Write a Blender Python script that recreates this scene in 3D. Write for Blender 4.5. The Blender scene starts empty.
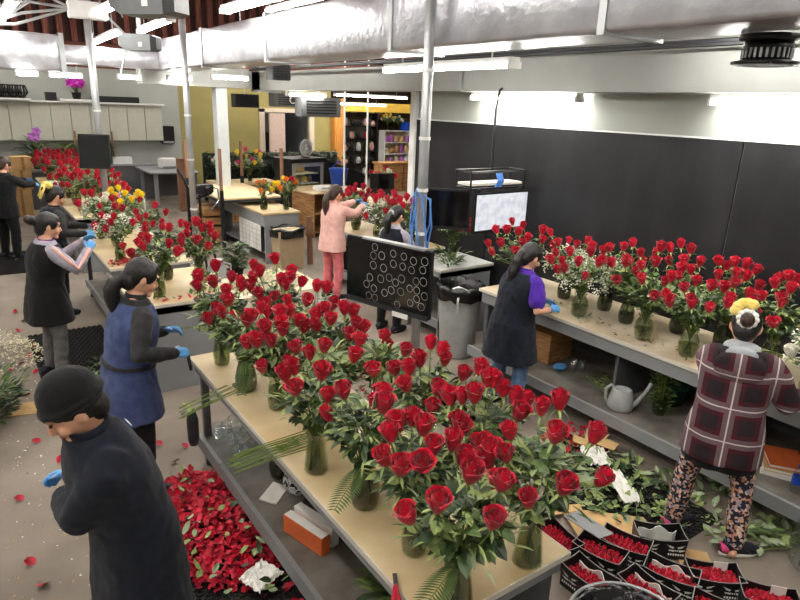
TUBE=26; EXPO=1.08
import bpy, bmesh, math, random
from math import sin, cos, pi, radians as R, atan2, sqrt
from mathutils import Vector as V, Matrix, noise
random.seed(11)
SC = bpy.context.scene
COL = SC.collection
# ---------------------------------------------------------------- helpers
class MB:
    def __init__(s): s.v=[]; s.f=[]; s.m=[]
    def add(s, vs, fs, mat=0, M=None):
        b=len(s.v)
        s.v.extend([tuple(M@V(p)) if M else tuple(p) for p in vs])
        for f in fs: s.f.append(tuple(i+b for i in f)); s.m.append(mat)
    def box(s, lo, hi, mat=0, M=None):
        x0,y0,z0=lo; x1,y1,z1=hi
        s.add([(x0,y0,z0),(x1,y0,z0),(x1,y1,z0),(x0,y1,z0),(x0,y0,z1),(x1,y0,z1),(x1,y1,z1),(x0,y1,z1)],
              [(3,2,1,0),(4,5,6,7),(0,1,5,4),(1,2,6,5),(2,3,7,6),(3,0,4,7)],mat,M); return s
    def cbox(s,c,d,mat=0,M=None):
        return s.box([c[i]-d[i]/2 for i in range(3)],[c[i]+d[i]/2 for i in range(3)],mat,M)
    def rings(s, rs, mat=0, M=None, cap=True, closed=True):
        n=len(rs[0]); vs=[p for r in rs for p in r]; fs=[]
        for i in range(len(rs)-1):
            for j in range(n if closed else n-1):
                k=(j+1)%n; fs.append((i*n+j,i*n+k,(i+1)*n+k,(i+1)*n+j))
        if cap: fs.append(tuple(range(n-1,-1,-1))); fs.append(tuple(range((len(rs)-1)*n,len(rs)*n)))
        s.add(vs,fs,mat,M); return s
    def tube(s, pts, rad, seg=8, mat=0, M=None, flat=1.0, ref=None, round_ends=False):
        pts=[V(p) for p in pts]; n=len(pts)
        if not hasattr(rad,'__len__'): rad=[rad]*n
        if round_ends:
            d0=(pts[0]-pts[1]).normalized(); d1=(pts[-1]-pts[-2]).normalized()
            pts=[pts[0]+d0*rad[0]*.8,pts[0]+d0*rad[0]*.5]+pts+[pts[-1]+d1*rad[-1]*.5,pts[-1]+d1*rad[-1]*.8]
            rad=[rad[0]*.45,rad[0]*.82]+list(rad)+[rad[-1]*.82,rad[-1]*.45]; n=len(pts)
        rs=[]; a=None
        for i in range(n):
            t=(pts[min(i+1,n-1)]-pts[max(i-1,0)])
            t=t.normalized() if t.length>1e-9 else V((0,0,1))
            if a is None:
                a=V(ref) if ref else (V((0,0,1)) if abs(t.z)<.9 else V((1,0,0)))
            a=(a-t*a.dot(t)); a=a.normalized() if a.length>1e-6 else t.orthogonal().normalized()
            b=t.cross(a)
            rs.append([tuple(pts[i]+(a*cos(2*pi*j/seg)+b*sin(2*pi*j/seg)*flat)*rad[i]) for j in range(seg)])
        return s.rings(rs,mat,M)
    def lathe(s, prof, seg=20, mat=0, M=None, cap=True, rib=0, ribn=0):
        rs=[[((r*(1+rib*cos(ribn*2*pi*j/seg)))*cos(2*pi*j/seg),(r*(1+rib*cos(ribn*2*pi*j/seg)))*sin(2*pi*j/seg),z) for j in range(seg)] for r,z in prof]
        return s.rings(rs,mat,M,cap)
    def ell(s, c, r, mat=0, M=None, u=14, w=9):
        rs=[]
        for i in range(w):
            a=-pi/2+pi*(i+.25)/(w-.5)
            rs.append([(c[0]+r[0]*cos(a)*cos(2*pi*j/u),c[1]+r[1]*cos(a)*sin(2*pi*j/u),c[2]+r[2]*sin(a)) for j in range(u)])
        return s.rings(rs,mat,M)
    def leaf(s, p, d, up, L, W, mat=0, droop=.3, fold=.25, n=4):
        p=V(p); d=V(d).normalized(); up=V(up); up=(up-d*up.dot(d)); up=up.normalized() if up.length>1e-5 else d.orthogonal().normalized()
        sd=d.cross(up); vs=[]; fs=[]
        for i in range(n+1):
            t=i/n; c=p+d*L*t+up*(-droop*L*t*t); w=W*.5*(sin(pi*min(1,.06+t*.94))**.75) if t<1 else 0.0008
            vs+= [tuple(c-sd*w+up*w*fold),tuple(c),tuple(c+sd*w+up*w*fold)]
        for i in range(n):
            a=i*3; fs+=[(a,a+1,a+4,a+3),(a+1,a+2,a+5,a+4)]
        s.add(vs,fs,mat); return s
    def mesh(s,name,mats):
        me=bpy.data.meshes.new(name); me.from_pydata(s.v,[],s.f)
        for m in (mats if isinstance(mats,(list,tuple)) else [mats]): me.materials.append(m)
        me.polygons.foreach_set('material_index',s.m); me.update(); return me
    def build(s,name,mats,parent=None,smooth=False,loc=None,M=None,bevel=0):
        me=s.mesh(name,mats)
        if bevel:
            bm=bmesh.new(); bm.from_mesh(me); bmesh.ops.bevel(bm,geom=bm.edges[:],offset=bevel,segments=2,affect='EDGES',clamp_overlap=True); bm.to_mesh(me); bm.free()
        return link(name,me,parent,smooth,loc,M)
def link(name,me,parent=None,smooth=False,loc=None,M=None):
    if smooth: me.polygons.foreach_set('use_smooth',[True]*len(me.polygons))
    o=bpy.data.objects.new(name,me); COL.objects.link(o)
    if parent: o.parent=parent
    if M is not None: o.matrix_basis=M
    elif loc is not None: o.location=loc
    return o
def tag(o,label=None,cat=None,group=None,kind=None):
    for k,v in (('label',label),('category',cat),('group',group),('kind',kind)):
        if v: o[k]=v
    return o
def thing(name,label,cat,loc=(0,0,0),rz=0,group=None):
    o=bpy.data.objects.new(name,None); COL.objects.link(o); o.location=loc; o.rotation_euler=(0,0,rz); o.empty_display_size=.1
    return tag(o,label,cat,group)
def struct(o): o['kind']='structure'; return o
def dup(o,loc,rz=None,label=None,parent=None):
    c=o.copy(); COL.objects.link(c)
    if parent: c.parent=parent
    else:
        c.location=loc
        if rz is not None: c.rotation_euler=(0,0,rz)
        if label: c['label']=label
    for ch in o.children: dup(ch,None,parent=c)
    return c
def BX(lo,hi): return MB().box(lo,hi)
def TM(loc,rz=0,rx=0,ry=0,s=1): return Matrix.Translation(V(loc))@Matrix.Rotation(rz,4,'Z')@Matrix.Rotation(ry,4,'Y')@Matrix.Rotation(rx,4,'X')@Matrix.Scale(s,4)
# ---------------------------------------------------------------- materials
def lin(c):
    return tuple(((x/255)/12.92 if x/255<=.04045 else ((x/255+.055)/1.055)**2.4) for x in c)+(1,)
def mat(name,rgb,rough=.6,metal=0,var=.12,scale=12,bump=0,bscale=60,spec=.4,rgb2=None,emit=0,coat=0,sheen=0,detail=3,lo=.35,hi=.65,aniso=None):
    m=bpy.data.materials.new(name); m.use_nodes=True; nt=m.node_tree; N=nt.nodes; L=nt.links; b=N['Principled BSDF']
    b.inputs['Roughness'].default_value=rough; b.inputs['Metallic'].default_value=metal; b.inputs['Specular IOR Level'].default_value=spec
    if coat: b.inputs['Coat Weight'].default_value=coat
    if sheen: b.inputs['Sheen Weight'].default_value=sheen
    tc=N.new('ShaderNodeTexCoord'); n=N.new('ShaderNodeTexNoise'); n.inputs['Scale'].default_value=scale; n.inputs['Detail'].default_value=detail
    src=tc.outputs['Object']
    if aniso:
        mp=N.new('ShaderNodeMapping'); mp.inputs['Scale'].default_value=aniso; L.new(src,mp.inputs['Vector']); src=mp.outputs['Vector']
    L.new(src,n.inputs['Vector'])
    r=N.new('ShaderNodeValToRGB'); c1=lin(rgb)
    if rgb2: ca,cb=lin(rgb2),c1
    else: ca=tuple(x*(1-var) for x in c1[:3])+(1,); cb=tuple(min(1,x*(1+var)) for x in c1[:3])+(1,)
    r.color_ramp.elements[0].color=ca; r.color_ramp.elements[1].color=cb; r.color_ramp.elements[0].position=lo; r.color_ramp.elements[1].position=hi
    L.new(n.outputs['Fac'],r.inputs['Fac']); L.new(r.outputs['Color'],b.inputs['Base Color'])
    if bump:
        n2=N.new('ShaderNodeTexNoise'); n2.inputs['Scale'].default_value=bscale; n2.inputs['Detail'].default_value=4; L.new(src,n2.inputs['Vector'])
        bp=N.new('ShaderNodeBump'); bp.inputs['Strength'].default_value=bump; bp.inputs['Distance'].default_value=.01
        L.new(n2.outputs['Fac'],bp.inputs['Height']); L.new(bp.outputs['Normal'],b.inputs['Normal'])
    if emit: b.inputs['Emission Color'].default_value=c1; b.inputs['Emission Strength'].default_value=emit
    return m
def glass(name,tint,glossy=.12,rough=.05):
    m=bpy.data.materials.new(name); m.use_nodes=True; nt=m.node_tree; N=nt.nodes; L=nt.links; N.remove(N['Principled BSDF'])
    t=N.new('ShaderNodeBsdfTransparent'); t.inputs[0].default_value=tint+(1,)
    g=N.new('ShaderNodeBsdfGlossy'); g.inputs['Roughness'].default_value=rough; g.inputs[0].default_value=(.9,.92,.9,1)
    lw=N.new('ShaderNodeLayerWeight'); lw.inputs[0].default_value=.35
    ma=N.new('ShaderNodeMath'); ma.operation='MULTIPLY_ADD'; ma.inputs[1].default_value=.26; ma.inputs[2].default_value=glossy*.22
    L.new(lw.outputs['Facing'],ma.inputs[0]); mx=N.new('ShaderNodeMixShader'); L.new(ma.outputs[0],mx.inputs[0]); L.new(t.outputs[0],mx.inputs[1]); L.new(g.outputs[0],mx.inputs[2])
    L.new(mx.outputs[0],N['Material Output'].inputs[0]); return m
def emis(name,rgb,st):
    m=bpy.data.materials.new(name); m.use_nodes=True; nt=m.node_tree; N=nt.nodes; N.remove(N['Principled BSDF'])
    e=N.new('ShaderNodeEmission'); e.inputs[0].default_value=lin(rgb); e.inputs[1].default_value=st
    nt.links.new(e.outputs[0],N['Material Output'].inputs[0]); return m
M={}
M['floor']=mat('concrete',(146,134,122),.75,scale=1.6,rgb2=(116,105,95),bump=.25,bscale=45,detail=10,lo=.3,hi=.7)
M['wall']=mat('painted_wall',(166,169,162),.7,var=.04,scale=2)
M['olive']=mat('olive_paint',(150,138,84),.7,var=.06,scale=2)
M['soffit']=mat('soffit_paint',(152,153,149),.6,var=.03,scale=3)
M['board']=mat('blackboard',(38,38,41),.55,scale=3,rgb2=(22,22,25),detail=8,spec=.35,lo=.4,hi=.75,aniso=(1,1,.35))
M['ceil']=mat('ceiling_wood',(110,64,54),.8,scale=6,var=.3,aniso=(12,.5,1))
M['rust']=mat('rusty_brown_wood',(140,84,72),.8,scale=5,rgb2=(90,48,42),aniso=(8,8,.6))
M['foil']=mat('silver_foil',(206,206,212),.3,metal=.6,scale=4,rgb2=(176,176,183),detail=7,bump=.9,bscale=14)
M['cab']=mat('cabinet_paint',(186,186,172),.55,var=.03)
M['grey']=mat('grey_laminate',(140,142,144),.5,var=.05,scale=5)
M['dgrey']=mat('dark_grey_paint',(92,94,97),.5,var=.08,scale=5)
M['shelf']=mat('worn_grey_shelf',(128,124,116),.6,scale=4,rgb2=(92,86,78),detail=8)
M['top']=mat('cream_worktop',(226,204,164),.45,scale=3,rgb2=(204,178,134),detail=6)
M['top2']=mat('pale_worktop',(222,208,184),.45,scale=3,rgb2=(196,176,144),detail=6)
M['edge']=mat('pale_edge_strip',(214,208,196),.5,var=.04)
M['white']=mat('white_paint',(232,232,230),.5,var=.03)
M['paper']=mat('white_paper',(236,234,228),.8,var=.04,bump=.15,bscale=20)
M['black']=mat('black_plastic',(22,22,24),.4,var=.1)
M['rubber']=mat('black_rubber',(28,27,26),.7,var=.2,scale=30)
M['bag']=mat('black_bin_liner',(14,14,16),.22,var=.2,bump=.9,bscale=18,spec=.6)
M['steel']=mat('galvanised_steel',(176,178,180),.38,metal=.6,var=.08,scale=8)
M['chrome']=mat('chrome',(205,205,208),.2,metal=.9,var=.05)
M['dmetal']=mat('dark_metal',(60,61,64),.4,metal=.5,var=.1)
M['projector']=mat('grey_housing',(100,102,103),.5,var=.06)
M['wood']=mat('plywood',(186,140,92),.6,scale=5,rgb2=(140,96,58),aniso=(1,1,7))
M['orange_wood']=mat('orange_wood',(206,142,66),.6,scale=4,rgb2=(176,112,48),aniso=(6,6,.6))
M['brown_post']=mat('brown_post',(138,100,78),.6,scale=5,var=.2,aniso=(6,6,.6))
M['card']=mat('cardboard',(200,164,112),.85,var=.08,scale=6)
M['orange']=mat('orange_binder',(216,106,58),.5,var=.06)
M['blue']=mat('blue_plastic',(30,80,190),.4,var=.1)
M['bluecord']=mat('blue_cord',(88,140,216),.5,var=.1)
M['green_plastic']=mat('green_plastic',(36,84,60),.5,var=.1)
M['can']=mat('grey_can_plastic',(168,170,170),.5,var=.06)
M['tan']=mat('tan_bin_plastic',(178,160,128),.5,var=.04)
M['screen']=mat('dark_screen',(12,12,15),.08,var=.1,spec=.6)
M['ring']=mat('screen_ring_grey',(176,170,172),.5,var=.1)
M['lit_screen']=bpy.data.materials.new('lit_screen')
M['tube']=emis('fluorescent_tube',(255,252,244),TUBE if 'TUBE' in globals() else 14)
M['warm_tube']=emis('shelf_lamp',(255,226,150),5)
def rose_mat(name,a,b):
    return mat(name,a,.42,scale=30,rgb2=b,spec=.35,bump=.1,bscale=120,sheen=.15)
M['rose']=rose_mat('red_rose_petal',(214,10,54),(166,3,34))
M['rose2']=rose_mat('crimson_rose_petal',(198,6,48),(148,2,30))
M['yellow']=rose_mat('yellow_petal',(255,226,40),(248,204,20))
M['pink']=rose_mat('pink_petal',(226,60,120),(200,40,100))
M['magenta']=rose_mat('magenta_orchid',(214,40,190),(180,30,160))
M['lilac']=rose_mat('lilac_orchid',(190,110,200),(160,90,180))
M['wfl']=rose_mat('white_petal',(238,236,222),(214,214,196))
M['orangefl']=rose_mat('orange_petal',(244,140,40),(226,110,30))
M['leafd']=mat('dark_leaf',(60,80,48),.4,scale=14,rgb2=(40,58,36),spec=.5)
M['leafm']=mat('mid_leaf',(92,114,62),.42,scale=14,rgb2=(68,90,48),spec=.5)
M['leafl']=mat('pale_leaf',(156,170,108),.45,scale=14,rgb2=(122,142,80),spec=.45)
M['leafs']=mat('silvery_leaf',(158,172,138),.55,scale=14,rgb2=(124,142,106))
M['stem']=mat('stem_green',(122,142,66),.5,scale=30,rgb2=(88,112,48))
M['hay']=mat('cream_filler_flower',(224,218,190),.9,scale=40,rgb2=(190,186,146))
M['vclear']=glass('clear_vase_glass',(.84,.87,.78),.2)
M['vdark']=glass('smoky_vase_glass',(.60,.63,.52),.2)
M['water']=glass('vase_water',(.60,.64,.42),.05)
M['plastic_clear']=glass('clear_plastic',(.92,.95,.96),.3,.15)
M['skin']=mat('skin',(222,168,140),.5,var=.04,scale=20,spec=.3)
M['lip']=mat('lip',(178,96,88),.5,var=.05)
M['eye']=mat('dark_eye',(30,22,20),.2,var=.05)
M['hair']=mat('black_hair',(26,22,22),.38,scale=30,rgb2=(12,10,11),bump=.5,bscale=50,aniso=(5,5,1),spec=.5)
M['hairb']=mat('brown_hair',(70,44,34),.4,scale=30,rgb2=(36,24,20),bump=.5,bscale=50,aniso=(5,5,1),spec=.5)
M['glove']=mat('blue_nitrile_glove',(92,160,222),.4,var=.08,bump=.2,bscale=60)
def cloth(n,c,c2=None,r=.85): return mat(n,c,r,scale=16,rgb2=c2,var=.15,bump=.35,bscale=220,spec=.2,sheen=.1)
M['navy']=cloth('navy_jacket_cloth',(28,33,46),(20,24,34))
M['blackcloth']=cloth('black_cloth',(22,22,24))
M['knit']=cloth('black_knit',(20,20,21))
M['bluevest']=cloth('blue_canvas',(72,86,128),(58,70,108))
M['charcoal']=cloth('charcoal_knit',(52,52,54),(40,40,42))
M['lavender']=cloth('lavender_grey_knit',(176,170,184),(150,146,160))
M['greytrouser']=cloth('grey_marl',(124,120,120),(98,96,96))
M['pinkfleece']=cloth('pale_pink_fleece',(238,190,180),(226,174,164))
M['pinktrouser']=cloth('pink_trouser',(226,128,132),(206,108,114))
M['purple']=cloth('purple_polo',(84,44,166),(66,32,138))
M['jeans']=cloth('blue_jeans',(104,132,168),(70,96,134))
M['hoodgrey']=cloth('grey_fleece_lining',(166,170,174))
M['yellowbow']=cloth('yellow_ribbon',(248,222,130),(236,204,100))
M['shoe']=mat('dark_shoe',(26,28,40),.6,var=.1)
M['sole']=mat('white_sole',(226,222,212),.6,var=.05)
M['pinkshoe']=mat('pink_shoe_heel',(206,66,122),.6,var=.08)
# plaid, floral and screen patterns
def plaid():
    m=bpy.data.materials.new('plaid_flannel'); m.use_nodes=True; nt=m.node_tree; N=nt.nodes; L=nt.links; b=N['Principled BSDF']; b.inputs['Roughness'].default_value=.9
    b.inputs['Specular IOR Level'].default_value=.2
    tc=N.new('ShaderNodeTexCoord'); sp=N.new('ShaderNodeSeparateXYZ'); L.new(tc.outputs['Object'],sp.inputs[0])
    def math(op,a,bv=None,c=None):
        n=N.new('ShaderNodeMath'); n.operation=op
        for i,x in enumerate((a,bv,c)):
            if x is None: continue
            if hasattr(x,'links'): L.new(x,n.inputs[i])
            else: n.inputs[i].default_value=x
        return n.outputs[0]
    def band(co,period,off,w):
        f=math('FRACT',math('MULTIPLY_ADD',co,1/period,off)); d=math('ABSOLUTE',math('SUBTRACT',f,.5)); return math('LESS_THAN',d,w)
    X,Z=sp.outputs[0],sp.outputs[2]
    base=(84,30,40); dark=(44,36,40)
    def mix(f,a,c):
        n=N.new('ShaderNodeMix'); n.data_type='RGBA'; L.new(f,n.inputs[0])
        for i,x in ((6,a),(7,c)):
            if hasattr(x,'links'): L.new(x,n.inputs[i])
            else: n.inputs[i].default_value=lin(x)
        return n.outputs[2]
    P=.21
    dk=math('MULTIPLY',math('ADD',band(X,P,0.0,.22),band(Z,P,.0,.22)),.5)
    c=mix(dk,base,dark)
    g=math('MULTIPLY',math('MAXIMUM',band(X,P,.5,.15),band(Z,P,.5,.15)),.55)
    c=mix(g,c,(126,110,114))
    w=math('MULTIPLY',math('MAXIMUM',band(X,P,.5,.02),band(Z,P,.5,.02)),.85); c=mix(w,c,(214,206,204))
    L.new(c,b.inputs['Base Color']); return m
M['plaid']=plaid()
def blotch(name,cols,scale,rough=.8):
    m=bpy.data.materials.new(name); m.use_nodes=True; nt=m.node_tree; N=nt.nodes; L=nt.links; b=N['Principled BSDF']; b.inputs['Roughness'].default_value=rough
    tc=N.new('ShaderNodeTexCoord'); v=N.new('ShaderNodeTexVoronoi'); v.inputs['Scale'].default_value=scale; L.new(tc.outputs['Object'],v.inputs['Vector'])
    sp=N.new('ShaderNodeSeparateColor'); L.new(v.outputs['Color'],sp.inputs[0])
    r=N.new('ShaderNodeValToRGB'); r.color_ramp.interpolation='CONSTANT'
    e=r.color_ramp.elements
    while len(e)<len(cols): e.new(.5)
    for i,c in enumerate(cols): e[i].position=i/len(cols); e[i].color=lin(c)
    L.new(sp.outputs[0],r.inputs[0]); L.new(r.outputs[0],b.inputs['Base Color']); return m
M['floral']=blotch('floral_print',[(24,26,42),(206,160,136),(24,26,42),(150,150,170),(30,30,48),(190,130,110),(224,196,180),(22,24,38)],62)
M['hedge_leaf']=mat('ivy_leaf',(52,66,48),.5,scale=20,rgb2=(30,40,32))
M['gravel']=blotch('speckled_ball_print',[(230,230,230),(40,40,42),(180,180,182),(24,24,26),(210,210,210)],70)
def litscreen():
    m=M['lit_screen']; m.use_nodes=True; nt=m.node_tree; N=nt.nodes; L=nt.links; b=N['Principled BSDF']
    tc=N.new('ShaderNodeTexCoord'); n=N.new('ShaderNodeTexNoise'); n.inputs['Scale'].default_value=14; L.new(tc.outputs['Object'],n.inputs['Vector'])
    r=N.new('ShaderNodeValToRGB'); r.color_ramp.elements[0].color=lin((210,214,228)); r.color_ramp.elements[1].color=lin((244,246,250)); r.color_ramp.elements[0].position=.35; r.color_ramp.elements[1].position=.6
    L.new(n.outputs['Fac'],r.inputs[0]); L.new(r.outputs[0],b.inputs['Emission Color']); b.inputs['Emission Strength'].default_value=.40; b.inputs['Base Color'].default_value=(.1,.1,.1,1); b.inputs['Roughness'].default_value=.3
litscreen()
# ---------------------------------------------------------------- setting
def sbox(name,lo,hi,m): return struct(BX(lo,hi).build(name,m))
sbox('floor',(-4.5,-2.5,-.15),(17,24,0),M['floor'])
sbox('ceiling',(-4.5,-2.5,4.9),(17,24,5.05),M['ceil'])
sbox('wall_right',(5.4,-2.5,0),(5.55,7.35,4.9),M['wall'])
sbox('wall_left',(-4.65,-2.5,0),(-4.5,24,4.9),M['wall'])
sbox('wall_front',(-4.5,-2.65,0),(17,-2.5,4.9),M['wall'])
sbox('wall_shop',(5.55,7.2,0),(17,7.35,4.9),M['wall'])
sbox('wall_end',(17,7.2,0),(17.15,24,4.9),M['olive'])
sbox('wall_back',(-4.5,19,0),(5.42,19.15,3.4),M['wall'])
w=MB(); w.box((5.42,19,0),(8.0,19.15,3.2)); w.box((9.6,19,0),(10.4,19.15,3.2)); w.box((8.0,19,2.42),(9.6,19.15,3.2))
struct(w.build('wall_olive',M['olive']))
w=MB(); w.box((7.9,20.9,0),(9.7,21,2.5)); w.box((7.86,19.15,0),(7.98,20.9,2.5)); w.box((9.62,19.15,0),(9.74,20.9,2.5))
struct(w.build('wall_alcove',M['dgrey']))
d=MB(); d.box((7.85,18.93,0),(8.02,19.02,2.5)); d.box((9.58,18.93,0),(9.75,19.02,2.5)); d.box((7.85,18.93,2.4),(9.75,19.02,2.52))
dr=struct(d.build('door_1',mat('door_trim',(206,190,170),.6,var=.04)))
BX((8.04,18.6,0.02),(8.55,18.68,2.38)).build('door_leaf',mat('door_leaf',(196,172,158),.5,var=.04),dr)
sbox('wall_shop_back',(10.4,22.4,0),(17,22.5,4.9),mat('shop_dark',(70,58,46),.8,var=.15))
sbox('wall_bulkhead',(-4.5,19.2,3.4),(17,19.3,4.9),M['rust'])
# rusty vertical planks above the foil duct
w=MB()
for i in range(60): w.box((-4.4+i*.24,14.0,3.7),(-4.4+i*.24+.10,14.12,4.9))
struct(w.build('trim_1',M['rust']))
sbox('wall_deck',(-4.5,14.12,3.7),(9.9,14.2,4.9),mat('dark_deck',(64,40,36),.8,var=.2))
w=MB()
for i in range(16): w.box((-4.2+i*.85,-2.4,4.66),(-4.2+i*.85+.09,14,4.9))
struct(w.build('ceiling_joists',M['rust']))
# soffit over the right wall carries on as a beam over the shop opening
w=MB(); w.box((5.0,-2.5,2.94),(5.4,5.9,3.27)); w.box((5.0,5.93,2.94),(5.4,12.4,3.27)); w.box((2.9,12.4,2.96),(5.4,12.75,3.32)); w.box((5.0,12.0,2.9),(5.45,12.45,3.4))
struct(w.build('ceiling_soffit',M['soffit']))
w=MB(); w.tube([(4.92,-2.4,3.285),(4.92,12.3,3.3)],.016,6); w.tube([(4.97,-2.4,3.32),(4.97,12.3,3.32)],.02,6)
struct(w.build('trim_2',M['dmetal']))
sbox('column_olive',(4.28,12.45,0),(4.5,12.7,2.96),mat('column_paint',(190,196,198),.5,var=.03))
# black board panels on the right wall, seams between
pan=[(-2.45,2.69),(2.705,5.70),(5.715,7.3)]
for i,(a,b) in enumerate(pan):
    o=struct(BX((5.375,a,.02),(5.399,b,2.57)).build('wall_right_board',M['board']))
struct(BX((5.37,-2.45,2.57),(5.399,7.3,2.585)).build('trim_3',M['white']))
sbox('wall_right_end',(5.34,7.3,0),(5.56,7.42,2.94),M['white'])
# ---------------------------------------------------------------- foil ducts
def duct(name,label,path_boxes,seams):
    t=thing(name,label,'duct')
    b=MB()
    for lo,hi in path_boxes:
        nx=max(1,int((hi[0]-lo[0])/.25)); ny=max(1,int((hi[1]-lo[1])/.25))
        # wrinkled wrap: rings around the long axis
        ax=1 if hi[1]-lo[1]>hi[0]-lo[0] else 0; n=ny if ax else nx
        rs=[]
        prof=[(0,.06),(.03,.01),(.10,0),(.5,0),(.9,0),(.97,.01),(1,.06),(1,.5),(1,.94),(.97,.99),(.9,1),(.5,1),(.1,1),(.03,.99),(0,.94),(0,.5)]
        for i in range(n+1):
            s=lo[ax]+(hi[ax]-lo[ax])*i/n; r=[]
            for (u,w_) in prof:
                oth=1-ax; a=lo[oth]+(hi[oth]-lo[oth])*u; z=lo[2]+(hi[2]-lo[2])*w_
                j=.012*noise.noise(V((s*3,a*5,z*5))); p=[0,0,z+j]; p[ax]=s; p[oth]=a+j; r.append(tuple(p))
            rs.append(r)
        b.rings(rs)
    b.build('foil_wrap',M['foil'],t,True)
    for lo,hi in seams: BX(lo,hi).build('seam_strap',M['steel'],t)
    return t
duct('air_duct','long silver foil wrapped air duct running along the soffit of the black wall',[((3.1,-2.3,3.19),(3.65,11.9,3.69))],
     [((3.085,y,3.175),(3.665,y+.05,3.705)) for y in (2.45,4.6,7.2,9.5)])
duct('air_duct','silver foil air duct crossing the far end above the grey cabinets',[((-4.3,11.99,3.2),(3.6,12.37,3.5))],[])
duct('air_duct','taller boxed foil duct section at the far left corner of the ceiling',[((-4.3,11.4,3.06),(1.55,11.95,3.60))],[((1.5,11.38,3.04),(1.57,11.97,3.62))])
w=MB(); w.tube([(3.0,13.9,4.2),(1.3,7,4.2),(.9,-2,4.2)],.02,6)
tag(w.build('conduit_pipe',M['steel']),'thin steel conduit pipe under the ceiling at the far left','pipe')
# ---------------------------------------------------------------- fluorescent fittings
def strip(label,a,b,group=None,r=.022,tubes=2,m='tube',body='white',hang=None):
    a,b=V(a),V(b); mid=(a+b)/2; t=thing('fluorescent_light',label,'ceiling light',mid,atan2(b.y-a.y,b.x-a.x),group); L=(b-a).length/2
    BX((-L,-.05,.03),(L,.05,.07)).build('light_body',M[body],t)
    for k in range(tubes):
        y=(k-(tubes-1)/2)*.075
        MB().tube([(-L+.03,y,.01),(L-.03,y,.01)],r,8).build('light_tube',M[m],t)
    zt=(4.895-mid.z) if hang is None else .07+hang
    for s in (-1,1): MB().tube([(s*L*.7,0,.07),(s*L*.7,0,zt)],.008,5).build('ceiling_hanger',M['steel'],t)
    for s in (-1,1): BX((s*(L-.012)-.012,-.07,-.02),(s*(L-.012)+.012,.07,.035)).build('end_cap',M['white'],t)
    return t
vis=[((2.82,5.8,3.72),(2.80,7.7,3.72),'fluorescent light just left of the foil duct at the top edge'),
 ((1.75,7.2,3.72),(1.70,9.4,3.72),'fluorescent light hanging nearest the left grey projector, under brown planks'),
 ((2.62,9.3,3.74),(2.72,11.4,3.74),'fluorescent light between the large projector and the long foil duct'),
 ((.76,8.7,3.72),(.77,11.4,3.72),'fluorescent light in the far left top corner of the hall'),
 ((2.2,10.6,3.62),(2.3,13.4,3.62),'fluorescent light just behind the smaller grey projector')]
for a,b,l in vis: strip(l,a,b)
strip('long fluorescent light hanging beside the soffit, seen past the steel pole',(3.9,3.95,3.1),(3.95,5.95,3.1))
strip('fluorescent light at the right edge above the soffit beside the black fan',(4.5,1.75,3.42),(4.5,3.0,3.42))
for y0,y1,l in ((4.35,5.97,'fluorescent light glowing under the soffit above the hanging monitors'),(1.2,2.96,'fluorescent light under the soffit at the right end of the black wall')):
    strip(l,(5.24,y0,2.866),(5.24,y1,2.866),hang=.003)
for i,(x0,x1,y,z,l) in enumerate([(.85,1.15,11.2,2.98,'small far fluorescent light, first from the left under the boxed duct'),(1.35,1.85,11.9,3.0,'small far fluorescent light, second from the left under the boxed duct'),
   (2.45,2.85,12.2,3.03,'short fluorescent light under the far duct beside the white pole'),(3.3,3.75,12.2,3.06,'short fluorescent light under the far duct between the poles'),
   (3.9,4.6,11.6,3.1,'fluorescent light under the duct above the olive wall'),(5.1,5.9,11.0,2.86,'fluorescent light below the beam above the alcove door'),
   (8.6,11.0,15.5,2.95,'upper fluorescent light inside the gift shop opening'),(9.2,11.6,17.5,2.72,'lower fluorescent light inside the gift shop above yellow beam')]):
    strip(l,(x0,y,z),(x1,y,z),hang=.1)
for x in (-2.6,-.4,1.2):
    for y in ((-1.4,1.6,4.6,7.6) if x<-2 else (-1.4,1.6,4.6)):  # farthest strip of the leftmost row is added, unseen, to light the people
        strip('twin fluorescent strip of the unseen ceiling rows over the flower benches, above the picture',(x,y,4.3),(x,y+2.2,4.3),'ceiling rows above the picture',.022)
for x in (4.3,):
    for y in (-1.6,.2): strip('twin fluorescent strip of the unseen ceiling rows over the flower benches, above the picture',(x,y,4.3),(x,y+1.7,4.3),'ceiling rows above the picture',.022)
for x in (-2.5,0.2,2.0,5.6,7.8):  # strips added out of sight to brighten the dark far end
    strip('added fluorescent strip brightening the far hall, unseen above the ducts',(x,15.2,4.2),(x,18.0,4.2),'added far hall strips unseen above the ducts')
for y0,y1 in ((7.4,9.5),(9.7,11.5)):  # unseen strips added to light the beam faces
    strip('added fluorescent strip lighting the soffit beam, unseen behind the foil duct',(4.35,y0,3.95),(4.35,y1,3.95),'added strips unseen behind the duct')
for x in (5.0,6.8):  # extra unseen strips added for the dim middle of the hall
    strip('added fluorescent strip brightening the middle of the hall, unseen above the foil duct',(x,8.0,4.3),(x,11.5,4.3),'added middle strips unseen above the duct')
for x in (8,11,13.5): strip('added fluorescent strip brightening the shop, unseen behind the beam',(x,16,4.2),(x,20,4.2),'added shop strips unseen behind the beam')  # added out of sight, lifts the light over the shop
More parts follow.
